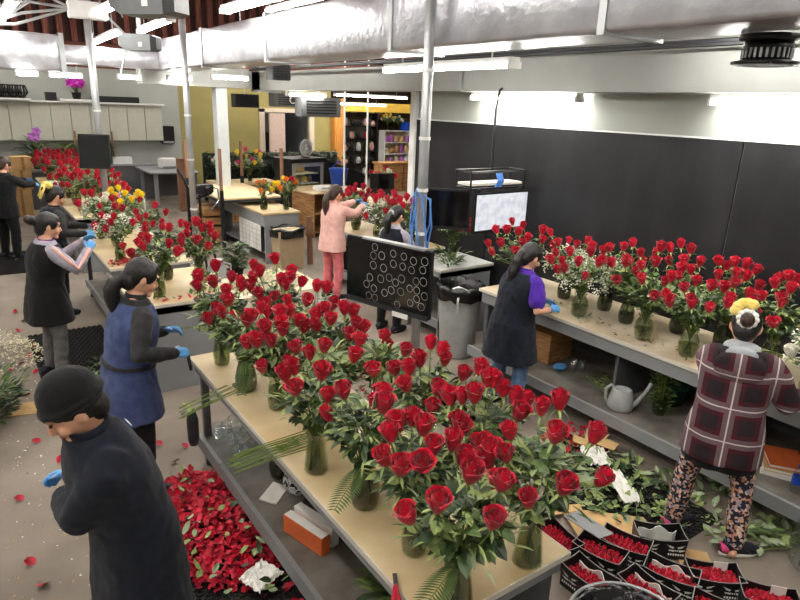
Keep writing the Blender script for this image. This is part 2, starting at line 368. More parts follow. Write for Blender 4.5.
# ---------------------------------------------------------------- poles
def pole(label,x,y,top,r=.045,bands=(.5,1.2,1.9,2.5)):
    t=thing('steel_pole',label,'pole',(x,y,0))
    MB().tube([(0,0,.012),(0,0,top)],r,12).build('shaft',M['steel'],t,True)
    MB().lathe([(r*2.6,0),(r*2.6,.012)],16).build('base_plate',M['steel'],t)
    for z in bands: MB().lathe([(r+.006,z),(r+.006,z+.025)],12).build('band',M['white'],t)
    return t
pole('galvanised steel pole behind the large dark television, blue cords tied on it',3.0,3.96,4.66,.04,(1.75,2.1,2.5,3.0,3.5))
pole('galvanised steel pole standing by the camera stand, second pole from the left',2.68,9.0,4.66,.045)
pole('white steel pole beside the cabinets, leftmost of the three poles',1.77,10.42,4.66,.05)
w=MB()
for k in range(7):
    a=k*.9; w.tube([(.05*cos(a),.05*sin(a),.55-.02*k),(.075*cos(a+.6),.075*sin(a+.6),.42),(.09*cos(a+.9),.09*sin(a+.9),.2),(.07*cos(a+1.3),.07*sin(a+1.3),.02+.01*k),(.055*cos(a+1.5),.055*sin(a+1.5),-.1)],.007,5)
tag(w.build('cable_coil',M['bluecord'],loc=(3.0,3.96,1.62)),'bundle of blue cords tied to the pole behind the television','cord')
# ---------------------------------------------------------------- television on the pole
c=V((2.82,4.12,0)); ang=atan2(3.74-4.59,2.96-2.71)
t=thing('television','large dark flat television with ring pattern on screen, mounted on the steel pole','television',(c.x,c.y,1.39),ang)
W,Hh=.90,.57
MB().box((-W/2,-.05,-Hh/2),(W/2,.0,Hh/2)).build('casing',M['black'],t,bevel=.006)
MB().box((-W/2+.015,-.058,-Hh/2+.05),(W/2-.015,-.051,Hh/2-.02)).build('screen',M['screen'],t)
MB().box((-W/2,-.07,-Hh/2),(W/2,-.051,-Hh/2+.035)).build('lower_bezel',M['dmetal'],t)
MB().box((-W/2+.2,-.075,Hh/2-.002),(W/2-.06,-.01,Hh/2+.014)).build('top_rail',M['steel'],t)
MB().box((.1,-.078,-Hh/2-.03),(.26,-.062,-Hh/2+.010)).build('white_sticker',M['paper'],t)
MB().box((.05,.0,-.1),(.4,.022,.1)).build('wall_mount',M['dmetal'],t)
rg=MB(); rr=random.Random(5); pts=[]
for k in range(400):
    x=rr.uniform(-.24,.42); z=rr.uniform(-.22,.25)
    if z>.2+.6*(x+.2) - .0 and x<0: continue
    if rr.random()>(x+.35)*1.3: continue
    if all((x-a)**2+(z-b)**2> .0047 for a,b in pts): pts.append((x,z))
for x,z in pts[:34]:
    n=20; rs=[]
    r0=rr.uniform(.031,.036); th=rr.uniform(.0025,.0042)
    vs=[];fs=[]
    for j in range(n):
        a=2*pi*j/n; vs+= [(x+(r0-th)*cos(a),-.0595,z+(r0-th)*sin(a)),(x+r0*cos(a),-.0595,z+r0*sin(a))]
    for j in range(n): k=(j+1)%n; fs.append((2*j,2*j+1,2*k+1,2*k))
    rg.add(vs,fs)
rg.build('screen_ring_pattern',M['ring'],t)  # pale grey rings laid just over the dark screen
# ---------------------------------------------------------------- hanging monitors with rack
def monitor(label,loc,rz,w,h,lit,rx=0,name='monitor'):
    t=thing(name,label,'monitor',loc,rz); t.rotation_euler=(rx,0,rz)
    MB().box((-w/2,-.02,-h/2),(w/2,.025,h/2)).build('casing',M['black'],t,bevel=.004)
    MB().box((-w/2+.02,-.026,-h/2+.035),(w/2-.02,-.021,h/2-.018)).build('screen',M['lit_screen'] if lit else M['screen'],t)
    MB().box((-.08,.025,-.06),(.08,.06,.06)).build('mount_plate',M['dmetal'],t)
    return t
monitor('bright white monitor hanging in front of the black wall',(4.88,4.98,1.66),R(2),.83,.44,True)
monitor('dark monitor hanging edge to edge with the bright white monitor',(4.27,5.22,1.69),R(-42),.56,.44,False)
t=thing('monitor_rack','black wire rack hanging over the bright monitor from a cable','rack',(4.85,5.12,1.9))
fr=MB()
for z in (0.02,.2):
    for a,b in (((-.4,-.1),(.4,-.1)),((.4,-.1),(.4,.15)),((.4,.15),(-.4,.15)),((-.4,.15),(-.4,-.1))): fr.tube([(a[0],a[1],z),(b[0],b[1],z)],.012,6)
for a in ((-.4,-.1),(.4,-.1),(.4,.15),(-.4,.15)): fr.tube([(a[0],a[1],.0),(a[0],a[1],.21)],.012,6)
fr.build('rack_frame',M['black'],t)
BX((-.38,-.09,.05),(.38,.14,.075)).build('tray',M['edge'],t)
for x in (-.3,.32): MB().tube([(x,-.12,-.06),(x,-.12,.02)],.03,8).build('clamp',M['black'],t)
cb=MB(); cb.tube([(0,.02,.2),(0.0,.03,.6),(0.02,.05,.85),(.12,.12,1.05),(.3,.1,1.16)],.014,6); cb.build('power_cable',M['black'],t)
cb=MB()
for k in range(5): cb.tube([(-.05+.02*k,-.1,.02),(-.03+.02*k,-.13,.1),(0.02*k-.04,-.1,.18)],.008,5)
cb.build('blue_cord_loop',M['bluecord'],t)
# ---------------------------------------------------------------- overhead units
def projector(label,loc,rz,L,W,H):
    t=thing('projector',label,'projector',loc,rz)
    b=MB(); b.rings([[(-L/2,-W/2*.8,-H*.2),(-L/2,W/2*.8,-H*.2),(-L/2,W/2*.8,H*.3),(-L/2,-W/2*.8,H*.3)],[(-L*.3,-W/2,-H/2),(-L*.3,W/2,-H/2),(-L*.3,W/2,H/2),(-L*.3,-W/2,H/2)],[(L*.36,-W/2,-H/2),(L*.36,W/2,-H/2),(L*.36,W/2,H/2),(L*.36,-W/2,H/2)]])
    b.build('housing',M['projector'],t)
    b=MB(); b.rings([[(L*.36,-W/2*.98,-H/2),(L*.36,W/2*.98,-H/2),(L*.36,W/2*.98,H/2),(L*.36,-W/2*.98,H/2)],[(L*.5,-W*.36,-H*.38),(L*.5,W*.36,-H*.38),(L*.5,W*.36,H*.38),(L*.5,-W*.36,H*.38)]])
    b.build('end_grille',M['black'],t)
    BX((L*.05,-W/2-.004,-.05),(L*.14,-W/2,.0)).build('sticker',M['paper'],t)
    MB().tube([(0,0,H/2),(0,0,4.88-loc[2])],.025,8).build('ceiling_mount',M['steel'],t)
    return t
projector('large grey projector housing hung beside the second steel pole',(1.75,6.9,3.62),R(-50),.72,.34,.24)
projector('smaller grey projector with dark end hung beyond the large one',(2.2,9.3,3.42),R(-35),.5,.26,.2)
t=thing('junction_box','white electrical junction box with cables at the top of the white pole','junction box',(1.77,10.35,3.85))
BX((-.25,-.15,-.1),(.25,.06,.12)).build('box_body',M['white'],t,bevel=.01)
cb=MB()
for k in range(4): cb.tube([(-.2,0,.02),(-.6-.1*k,.0,.2-.15*k),(-.9-.1*k,0,-.1-.06*k)],.02,5)
cb.tube([(.2,-.05,0),(.5,-.1,-.3),(.35,-.1,-.8)],.018,5)
cb.build('cable',M['steel'],t)
def blackunit(label,loc,d,name='wall_heater',m='dmetal'):
    t=thing(name,label,'heater',loc)
    MB().cbox((0,0,0),d).build('casing',M[m],t,bevel=.01)
    g=MB()
    for k in range(5): g.cbox((0,-d[1]/2-.006,-d[2]*.3+k*d[2]*.15),(d[0]*.75,.01,d[2]*.06))
    g.build('grille',M['black'],t)
    MB().tube([(0,0,d[2]/2),(0,0,d[2]/2+.25)],.02,6).build('hanger',M['steel'],t)
    return t
blackunit('dark heater box hung on the olive wall left of the door',(6.1,15.6,2.72),(.62,.3,.32))
u=blackunit('grey heater with two round white fan rings above the alcove door',(6.0,12.9,2.78),(.75,.3,.3),m='projector')
for x in (.05,.2):
    MB().lathe([(.085,-.01),(.085,.01),(.055,.01),(.055,-.01)],16,M=TM((x,-.17,0),rx=R(90))).build('fan_ring',M['white'],u,True)
blackunit('light grey heater box hung under the beam corner near the wood post',(5.85,11.2,2.66),(.85,.3,.36),m='projector')
blackunit('small black vent box hanging under the long duct, far end',(4.45,9.9,3.2),(.3,.3,.26),name='vent_box')
t=thing('exhaust_fan','black round ribbed fan hanging under the duct at the right','fan',(3.68,1.82,3.03))
MB().lathe([(.1,.015),(.155,.0),(.17,.005),(.17,.018),(.14,.025)],28).build('flange',M['black'],t,True)
MB().lathe([(.125,.02),(.12,.07),(.125,.09),(.118,.12)],28).build('drum',M['black'],t,True)
f=MB()
for k in range(28):
    a=2*pi*k/28; f.cbox((0,0,0),(.006,.012,.05),M=TM((.125*cos(a),.125*sin(a),.06),a))
f.build('fin',M['steel'],t)
MB().lathe([(.135,.12),(.15,.13),(.15,.155),(.1,.16)],28).build('collar',M['black'],t,True)
g=MB()
for k in range(4): g.tube([(-.15,-.1+.066*k,.004),(.15,-.1+.066*k,.004)],.004,5)
g.build('guard',M['dmetal'],t)
# ---------------------------------------------------------------- benches
def bench(label,x0,x1,y0,y1,shelf=.25,ends=False,back=True,topm='top',lip=.0,shx=None,apron=.075,legs=True,dividers=(),bottom=True):
    cx,cy=(x0+x1)/2,(y0+y1)/2; t=thing('workbench',label,'workbench',(cx,cy,0)); a,b,c,d=x0-cx,x1-cx,y0-cy,y1-cy
    MB().box((a,c,.872),(b,d,.9)).build('worktop',M[topm],t)
    e=MB(); e.box((a-.006,c-.006,.868),(a,d+.006,.898)); e.box((a,c-.006,.868),(b,c,.898)); e.box((b,c-.006,.868),(b+.006,d+.006,.898)); e.build('edge_strip',M['edge'],t)
    f=MB(); f.box((a+.02,c+.02,.868-apron),(a+.045,d-.02,.868)); f.box((b-.045,c+.02,.868-apron),(b-.02,d-.02,.868)); f.box((a+.045,c+.02,.868-apron),(b-.045,c+.045,.868)); f.box((a+.045,d-.045,.868-apron),(b-.045,d-.02,.868)); f.build('apron',M['grey'],t)
    if bottom:
        sx=a+.01 if shx is None else shx-cx
        MB().box((sx+.03,c+.05,shelf-.02),(b-.05,d-.05,shelf)).build('lower_shelf',M['shelf'],t)
        MB().box((sx,c+.02,shelf-.1),(sx+.03,d-.02,shelf+.002)).build('shelf_lip',M['grey'],t)
    if back: MB().box((b-.05,c+.05,.1),(b-.03,d-.05,.868-apron)).build('back_panel',M['dgrey'],t)
    if ends:
        for y in (c+.02,d-.045): MB().box((a+.02,y,0),(b-.02,y+.025,.868)).build('end_panel',M['grey'],t)
    elif legs:
        for x in (a+.05,b-.1):
            for y in (c+.05,d-.1): MB().box((x,y,0),(x+.05,y+.05,.868)).build('leg',M['dgrey'],t)
    for y in dividers: MB().box((a+.1,y-cy,shelf),(b-.05,y-cy+.03,.868-apron)).build('divider',M['dgrey'],t)
    return t
bench('long front workbench with cream top, crowded with rose vases, grey shelf below',1.2,1.96,1.39,4.37)
bench('workbench with plain grey end panel, behind the person in the blue vest',1.14,2.04,5.72,6.95,ends=True)
bench('workbench with cream top strewn with petals, beyond the person in the striped sleeves',1.2,2.1,7.25,9.4,ends=False)
bench('far grey workbench covered in the mass of red roses',1.34,2.2,10.65,16.2,ends=True)
bench('long workbench with deep lower shelf along the black wall',4.42,5.36,-.6,4.72,shelf=.27,topm='top2',shx=4.28,apron=.12,dividers=(2.98,1.98,.6),legs=True)
bench('grey flower table in front of the person in pink',4.62,5.36,6.5,8.7,ends=True)
bench('small grey counter between the bin and the black wall',4.5,5.34,5.5,6.2,ends=True,topm='white')
# pale side table with a heap of cream filler flowers
t=thing('side_table','pale low table with heap of cream filler flowers, behind the front roses','table',(2.6,6.15,0))
MB().box((-.55,-.4,.80),(.5,.4,.83)).build('table_top',M['top2'],t,bevel=.004)
for x in (-.5,.42):
    for y in (-.36,.32): MB().box((x,y,0),(x+.04,y+.04,.8)).build('leg',M['white'],t)
b=MB(); rr=random.Random(3)
for k in range(900):
    a=rr.uniform(0,2*pi); r=sqrt(rr.random()); x=.46*r*cos(a); y=.32*r*sin(a); h=.14*(1-r*r)
    p=V((x,y,rr.uniform(0,h)+.006)); b.leaf(p,(rr.uniform(-1,1),rr.uniform(-1,1),rr.uniform(0,.8)),(0,0,1),.05,.02,0,n=2)
tag(b.build('filler_flower_heap',M['hay'],loc=(2.6,6.15,.832)),'heap of cream filler flowers on the pale side table','flowers',kind='stuff')
# ---------------------------------------------------------------- bins
t=thing('trash_can','tall grey plastic trash can with black liner, left end of the wall bench','bin',(4.46,5.08,0))
MB().lathe([(.19,0),(.2,.03),(.235,.55),(.238,.68),(.26,.70),(.262,.8),(.25,.82),(.235,.82),(.22,.6),(.18,.05)],32).build('can_body',M['can'],t,True)
h=MB(); h.tube([(-.2,-.2,.62),(-.235,-.235,.60),(-.235,-.235,.74),(-.2,-.2,.76)],.014,6); h.build('handle',M['can'],t)
b=MB()
rs=[]
for i in range(7):
    r=[.272,.278,.25,.22,.2,.18,.1][i]; z=[.70,.84,.86,.83,.72,.6,.56][i]
    rs.append([(r*cos(2*pi*j/28)*(1+.03*sin(5*j+i)),r*sin(2*pi*j/28)*(1+.03*cos(3*j+i)),z+.02*sin(4*j+i*2)) for j in range(28)])
b.rings(rs); b.build('bin_liner',M['bag'],t,True)
for k,(x,y,z,a) in enumerate(((-.1,-.06,.80,.3),(.02,-.1,.78,1.2))):
    tag(BX((-.1,-.05,0),(.1,.05,.004)).build('crumpled_paper',M['paper'],M=TM((4.46+x,5.08+y,z),a,rx=.4)),['white paper scrap on the left in the grey trash can','white paper scrap in the middle of the grey trash can'][k],'paper')
t=thing('waste_bin','black bin liner over a round bin below the near end of the front bench','bin',(2.07,1.11,0))
MB().lathe([(.2,0),(.24,.6),(.25,.62),(.22,.6),(.18,.03)],32).build('bin_body',M['dmetal'],t,True)
b=MB(); rs=[]
for i in range(9):
    r=[.255,.262,.258,.25,.235,.2,.16,.1,.03][i]; z=[.42,.56,.635,.65,.63,.56,.5,.46,.45][i]
    rs.append([(r*cos(2*pi*j/48)*(1+.02*sin(7*j+i)),r*sin(2*pi*j/48)*(1+.02*cos(9*j+i)),z+.012*sin(11*j+i*2)) for j in range(48)])
b.rings(rs); b.build('bin_liner',M['bag'],t,True)
MB().tube([(.262*cos(2*pi*j/40),.262*sin(2*pi*j/40),.655) for j in range(41)],.008,6).build('rim',M['steel'],t)
# ---------------------------------------------------------------- things under and on the benches
t=thing('wooden_crate','plywood crate on the lower wall shelf beside the person in purple','crate',(4.82,4.12,.272),R(4))
for x in (-.19,.175): MB().box((x,-.24,0),(x+.015,.24,.3)).build('side_panel',M['wood'],t)
for y in (-.24,.225): MB().box((-.175,y,0),(.175,y+.015,.3)).build('end_panel',M['wood'],t)
MB().box((-.175,-.225,0),(.175,.225,.012)).build('base_panel',M['wood'],t)
MB().box((-.19,-.24,.3),(.19,.24,.315)).build('lid',M['wood'],t)
t=thing('watering_can','grey plastic watering can with long spout on the lower wall shelf','watering can',(4.46,2.86,.272),R(-62)); t.scale=(.8,.8,.92)
MB().lathe([(.0,0),(.1,0),(.112,.02),(.11,.08),(.085,.2),(.07,.215),(.06,.2)],24,M=Matrix.Scale(1.25,4,(1,0,0))).build('can_body',M['can'],t,True)
MB().tube([(.1,0,.05),(.16,0,.10),(.23,0,.22),(.275,0,.32)],[.034,.026,.017,.02],10).build('spout',M['can'],t,True)
MB().tube([(-.08,0,.2),(-.12,0,.23),(-.17,0,.18),(-.165,0,.08),(-.13,0,.03)],[.014,.016,.017,.017,.014],8).build('handle',M['can'],t,True)
t=thing('plastic_tub','dark green plastic tub behind the watering can','tub',(4.98,2.72,.272))
MB().lathe([(.12,0),(.15,.16),(.165,.17),(.165,.18),(.14,.17),(.11,.02)],24).build('tub_body',M['green_plastic'],t,True)
for k,(x,y) in enumerate(((4.74,3.62),(4.80,3.56))):
    t=thing('glass_tumbler',['left empty glass tumbler on the lower wall shelf by the crate','right empty glass tumbler on the lower wall shelf by the crate'][k],'glass',(x,y,.272))
    MB().lathe([(.035,0),(.04,.14),(.036,.14),(.031,.01)],16,cap=False).build('tumbler_body',M['plastic_clear'],t,True)
tag(MB().ell((0,0,.03),(.08,.06,.03)).build('crumpled_glove',M['glove'],loc=(4.66,3.72,.273),smooth=True),'crumpled blue glove lying beside the two tumblers','glove')
# right end of the wall shelf: binders, bottle, clear bag
for k,(z,m,l) in enumerate(((.272,'paper','lower white binder on the shelf at the right end of the wall bench'),(.302,'card','brown binder on the shelf at the right end, middle of its stack'),(.332,'orange','rust coloured binder on the shelf at the right end, topmost of its stack'))):
    t=thing('binder',l,'binder',(4.68+.02*k,1.62,z),R(24+6*k))
    MB().box((-.15,-.12,.0),(.15,.12,.004)).build('cover',M[m],t); MB().box((-.145,-.115,.004),(.145,.115,.024)).build('pages',M['paper'],t)
    MB().box((-.15,-.12,.024),(.15,.12,.028)).build('cover',M[m],t)
t=thing('water_bottle','clear water bottle with blue label and cap on the wall shelf','bottle',(4.47,1.42,.272))
MB().lathe([(.02,0),(.033,.004),(.034,.06),(.032,.1),(.034,.13),(.03,.16),(.014,.185),(.013,.2)],20,cap=False).build('bottle_body',M['plastic_clear'],t,True)
MB().lathe([(.0346,.065),(.0346,.125)],20,cap=False).build('bottle_label',M['blue'],t,True)
MB().lathe([(.015,.19),(.015,.21),(.002,.212)],14).build('bottle_cap',M['blue'],t,True)
t=thing('plastic_bag','clear plastic bag with green and red print at the right picture edge','bag',(4.12,1.12,.005))
b=MB(); rs=[]
for i,(r,z) in enumerate(((.1,0),(.15,.04),(.16,.2),(.14,.35),(.08,.45),(.03,.5))): rs.append([(r*cos(2*pi*j/20)*(1+.1*sin(3*j+i)),r*.8*sin(2*pi*j/20)*(1+.1*cos(5*j+i)),z) for j in range(20)])
b.rings(rs); b.build('bag_body',M['plastic_clear'],t,True)
MB().cbox((-.13,-.05,.12),(.02,.14,.1)).build('green_print',M['green_plastic'],t); MB().cbox((-.1,-.03,.36),(.03,.1,.04)).build('red_tie',M['rose'],t)
# under the front bench
for k,(z,m,l) in enumerate(((.252,'orange','orange binder on the lower shelf of the front bench'),)):
    t=thing('binder',l,'binder',(1.37,2.79,z),R(-75))
    MB().box((-.17,-.035,0),(.17,.035,.12)).build('cover',M['orange'],t,bevel=.004); MB().box((-.165,-.03,.118),(.165,.028,.123)).build('pages',M['paper'],t)
t=thing('binder','white binder standing against the orange binder under the front bench','binder',(1.45,2.82,.252),R(-75))
MB().box((-.17,-.03,0),(.17,.03,.13)).build('cover',M['paper'],t,bevel=.004)
t=thing('binder','black binder with white spine beside the white binder under the bench','binder',(1.53,2.86,.252),R(-75))
MB().box((-.17,-.03,0),(.17,.03,.12)).build('cover',M['black'],t,bevel=.004); MB().box((-.172,-.02,.02),(-.168,.02,.1)).build('spine_label',M['paper'],t)
tag(MB().lathe([(.02,0),(.1,.04),(.12,.1),(.1,.16),(.03,.19)],20).build('speckled_bag',M['gravel'],loc=(1.56,3.25,.252),smooth=True),'black and white speckled bag on the lower shelf of the front bench','bag')
tag(BX((-.1,-.06,0),(.1,.06,.012)).build('folded_paper',M['paper'],M=TM((1.4,3.32,.253),R(40),rx=.1)),'white folded paper beside the speckled bag under the bench','paper')
t=thing('plastic_wrap','crumpled clear plastic wrap under the far end of the front bench','plastic wrap',(1.42,4.05,.252))
b=MB(); rr=random.Random(8)
for k in range(26): b.ell((rr.uniform(-.14,.14),rr.uniform(-.2,.2),rr.uniform(.03,.2)),(.05,.05,.04),u=7,w=5)
b.build('wrap_folds',M['plastic_clear'],t)
tag(MB().lathe([(.03,0),(.04,.04),(.042,.2),(.02,.28)],16,M=Matrix.Scale(1.0,4)).build('dark_glove_bundle',M['charcoal'],M=TM((1.1,4.05,.35)),smooth=True),'dark brown cloth hanging on the far corner leg of the front bench','cloth')
# cut stems sticking out of the bench side, tied bundle
def stems(name,label,loc,n,L,rz,spread=.06,seed=1,leaves=0):
    t=thing(name,label,'stems',loc,rz); rr=random.Random(seed)
    for k in range(n):
        a=rr.uniform(-.08,.08); y=rr.uniform(-spread,spread); z=.006+rr.uniform(0,.03)
        w=MB(); w.tube([(-L/2+rr.uniform(0,.1),y,z),(0,y+a*.1,z+.006),(L/2+rr.uniform(-.05,.05),y+a*L/2,z)],.003,5)
        w.build('stem',M['stem'],t)
    w=MB()
    for k in range(leaves):
        if leaves<=12: w=MB()
        w.leaf((rr.uniform(-L/2,L/2),rr.uniform(-spread,spread),.012),(rr.uniform(-1,1),rr.uniform(-1,1),.2),(0,0,1),.07,.035,rr.choice((0,0,1)))
        if leaves<=12: w.build('leaf',[M['leafd'],M['leafl']],t)
    if leaves>12: w.build('leaf',[M['leafd'],M['leafl']],t)
    return t
stems('stem_bundle','bundle of pale cut rose stems lying across the edge of the front bench',(1.14,2.78,.905),13,.52,R(4),.085,3,2)
stems('stem_bundle','bundle of dark leafy stems beside the smoky vase, front bench far end',(1.06,3.55,.905),7,.5,R(24),.06,4,5)
stems('cut_stem','two loose cut stems near the middle of the front bench edge',(1.3,2.8,.902),2,.3,R(30),.04,6,3)
stems('cut_stem','loose twigs on the bare near end of the front bench',(1.55,1.75,.902),3,.22,R(35),.1,7,0)
stems('greenery_cuttings','loose green stems on the lower shelf left of the watering can',(4.72,3.15,.272),9,.6,R(65),.12,9,26)
stems('greenery_cuttings','small heap of leafy stems beside the tumblers on the lower wall shelf',(4.98,3.2,.272),9,.3,R(20),.09,10,40)
stems('cut_stem','loose cut stems on the wall bench top near the person in purple',(4.62,3.9,.902),4,.4,R(80),.08,12,0)
for k,(x,y,z,l) in enumerate(((1.0,1.5,0,''),)): pass
t=thing('pruning_shears','red handled pruning shears on the front bench below a rose','shears',(1.19,1.6,.903),R(60))
MB().tube([(-.08,.0,.012),(0,.012,.012),(.02,.01,.012)],.009,8).build('handle',M['rose'],t,True); MB().tube([(-.08,.03,.012),(0,.018,.012),(.02,.012,.012)],.009,8).build('handle',M['rose'],t,True)
MB().cbox((.05,.012,.012),(.07,.018,.004)).build('blade',M['chrome'],t)
# ---------------------------------------------------------------- flowers
def bloom_mesh(seed,open_=1.0,n=19,mats=('rose',)):
    rr=random.Random(seed); b=MB(); H=.088
    for i in range(n):
        t=i/(n-1); a0=i*2.39996+rr.uniform(-.25,.25); half=R(80-18*t); Rr=.005+.030*t**.8*open_; h=H*(1.0-.15*t*t)*rr.uniform(.96,1.04)
        inw=.55*(1-t)**1.1; nu,nv=6,6; vs=[];fs=[]
        for v in range(nv+1):
            q=v/nv
            for u in range(nu+1):
                s=u/nu*2-1
                bell=sin(min(1,.16+q*1.15)*pi/2) if q<.75 else 1
                rad=Rr*(.22+.80*bell)*(1-inw*max(0,(q-.35)/.65))+.008*t**2*open_*max(0,(q-.70)/.30)**1.6
                z=.002+h*q*(1-.13*s*s*q)-.009*t*t*max(0,(q-.8)/.2)**2*open_
                rad+=.0045*abs(s)**3*q*min(1,t*2)
                a=a0+s*half*(1-.3*max(0,(q-.8)/.2))
                vs.append(((rad+.0012*sin(4*a+3*i)*q)*cos(a),(rad+.0012*sin(4*a+3*i)*q)*sin(a),z))
        for v in range(nv):
            for u in range(nu): c=v*(nu+1)+u; fs.append((c,c+1,c+nu+2,c+nu+1))
        b.add(vs,fs,0)
    b.ell((0,0,.03),(.016,.016,.024),0,u=10,w=6)
    me=b.mesh('bloom',[M[mats[0]]]); me.polygons.foreach_set('use_smooth',[True]*len(me.polygons)); return me
BLOOM=[bloom_mesh(1,1.0),bloom_mesh(2,.88,15),bloom_mesh(3,1.12,18),bloom_mesh(4,.95,16,('rose2',)),bloom_mesh(5,1.05,17,('rose2',))]
BLOOM_Y=[bloom_mesh(7,1.0,14,('yellow',))]
BLOOM_W=[bloom_mesh(8,1.0,14,('wfl',))]
BLOOM_O=[bloom_mesh(9,1.0,14,('orangefl',))]
BLOOM_P=[bloom_mesh(10,1.0,14,('pink',))]
def foliage_mesh(seed,kind='full',n=150,rad=.20,cz=.345,h=.205):
    rr=random.Random(seed); b=MB()
    for k in range(n):
        a=rr.uniform(0,2*pi); q=rr.uniform(.25,1)**.6; ph=rr.uniform(-.16,1.35)
        w_=(.42+.58*min(1,(ph+.16)/.7)); p=V((rad*q*w_*cos(a)*cos(ph),rad*q*w_*sin(a)*cos(ph),cz+h*q*sin(ph)*.80))
        d=V((cos(a+rr.uniform(-.9,.9)),sin(a+rr.uniform(-.9,.9)),rr.uniform(-.15,1.2)))
        m=rr.choices((0,1,2,3),(4.5,4,2.4,1) if kind!='light' else (2,4,4,2))[0]
        L=rr.uniform(.05,.09); b.leaf(p,d,V((rr.uniform(-.5,.5),rr.uniform(-.5,.5),1)),L,L*rr.uniform(.42,.6),m,droop=rr.uniform(.1,.6))
    for k in range(12):  # collar of leaves round the vase neck
        a=rr.uniform(0,2*pi); b.leaf((.03*cos(a),.03*sin(a),rr.uniform(.25,.29)),(cos(a),sin(a),rr.uniform(.3,1.0)),(0,0,1),rr.uniform(.06,.09),.04,rr.choice((0,0,1)),droop=.3)
    for k in range(18):  # bare green side stems
        a=rr.uniform(0,2*pi); r=rr.uniform(.4,1); b.tube([(.02*cos(a),.02*sin(a),.21),(rad*.4*r*cos(a),rad*.4*r*sin(a),.34),(rad*.8*r*cos(a),rad*.8*r*sin(a),cz+h*.6*sqrt(1-.6*r*r))],.003,4,mat=4)
    for k in range(16):
        a=rr.uniform(0,6.28); r=rr.uniform(.3,1)*.034; b.tube([(-r*cos(a),-r*sin(a),.02),(r*.5*cos(a),r*.5*sin(a),.19),(r*2*cos(a),r*2*sin(a),.3)],.003,4,mat=rr.choice((0,0,4)))
    for k in range(90 if kind=='light' else 40):  # feathery sprigs
        a=rr.uniform(0,2*pi); ph=rr.uniform(0,1.3); p=V((rad*cos(a)*cos(ph),rad*sin(a)*cos(ph),cz+h*sin(ph)*.85))*1; 
        b.leaf(p*.97,(cos(a),sin(a),rr.uniform(0,1.2)),(0,0,1),rr.uniform(.05,.1),.012,rr.choice((1,2,2,3)),n=3)
    if kind=='breath':
        for k in range(50):
            a=rr.uniform(0,2*pi); ph=rr.uniform(-.35,1.3); c=V((rad*cos(a)*cos(ph)*1.0,rad*sin(a)*cos(ph)*1.0,cz+h*sin(ph)*.92))
            for j in range(9):
                p=c+V((rr.gauss(0,.022),rr.gauss(0,.022),rr.gauss(0,.022))); s=rr.uniform(.007,.012)
                b.add([p+V((s,0,0)),p+V((0,s,0)),p+V((-s,0,0)),p+V((0,-s,0)),p+V((0,0,s)),p+V((0,0,-s*.6))],[(0,1,4),(1,2,4),(2,3,4),(3,0,4),(1,0,5),(2,1,5),(3,2,5),(0,3,5)],5)
    return b.mesh('foliage',[M['leafd'],M['leafm'],M['leafl'],M['leafs'],M['stem'],M['wfl']])
FOL={k:[foliage_mesh(20+i+j*10,k,n) for i in range(4)] for j,(k,n) in enumerate((('full',190),('light',150),('breath',120)))}
def fern_mesh(seed):
    rr=random.Random(seed); b=MB(); L=.26; pts=[]
    for i in range(9): t=i/8; pts.append(V((L*t,.02*sin(t*3),.07*t-.16*t*t)))
    b.tube(pts,[.0022]*9,4,mat=1)
    for i in range(22):
        t=.12+.86*i/21; p=V((L*t,.02*sin(t*3),.07*t-.16*t*t)); w=.062*sin(pi*min(1,.12+.86*(1-t)))**.8+.006
        for s in (-1,1): b.leaf(p,(.45,s,-.1),(0,0,1),w,.013,0,n=2,droop=.1)
    return b.mesh('fern_frond',[M['leafm'],M['stem']])
FERN=[fern_mesh(1),fern_mesh(2)]
VP={'c':[(.045,0),(.052,.006),(.058,.05),(.06,.09),(.052,.15),(.043,.19),(.05,.225),(.056,.235)],
    'b':[(.05,0),(.058,.008),(.074,.06),(.08,.105),(.07,.16),(.05,.195),(.05,.21),(.062,.23)],
    't':[(.058,0),(.064,.006),(.062,.03),(.056,.09),(.048,.15),(.042,.19),(.05,.225),(.058,.235)],
    'd':[(.05,0),(.06,.008),(.07,.05),(.07,.10),(.058,.16),(.046,.2),(.052,.23),(.058,.238)]}
def vase(label,x,y,z,typ,group=None,s=1.0):
    t=thing('glass_vase',label,'vase',(x,y,z),0,group)
    p=VP[typ]; inner=[(max(.004,r-.004),zz+.004) for r,zz in reversed(p)]; inner[-1]=(.002,.012); m=M['vdark'] if typ=='d' else M['vclear']
    MB().lathe([(.002,0)]+p+inner,32,cap=False,rib=.035,ribn=14,M=Matrix.Scale(s,4)).build('vase_body',m,t,True)
    wv=[(r-.007,zz) for r,zz in p if .004<zz<.16]; 
    MB().lathe([(.002,.014)]+wv+[(.002,wv[-1][1])],24,cap=False,M=Matrix.Scale(s,4)).build('water',M['water'],t,True)
    return t
SEED=[100]
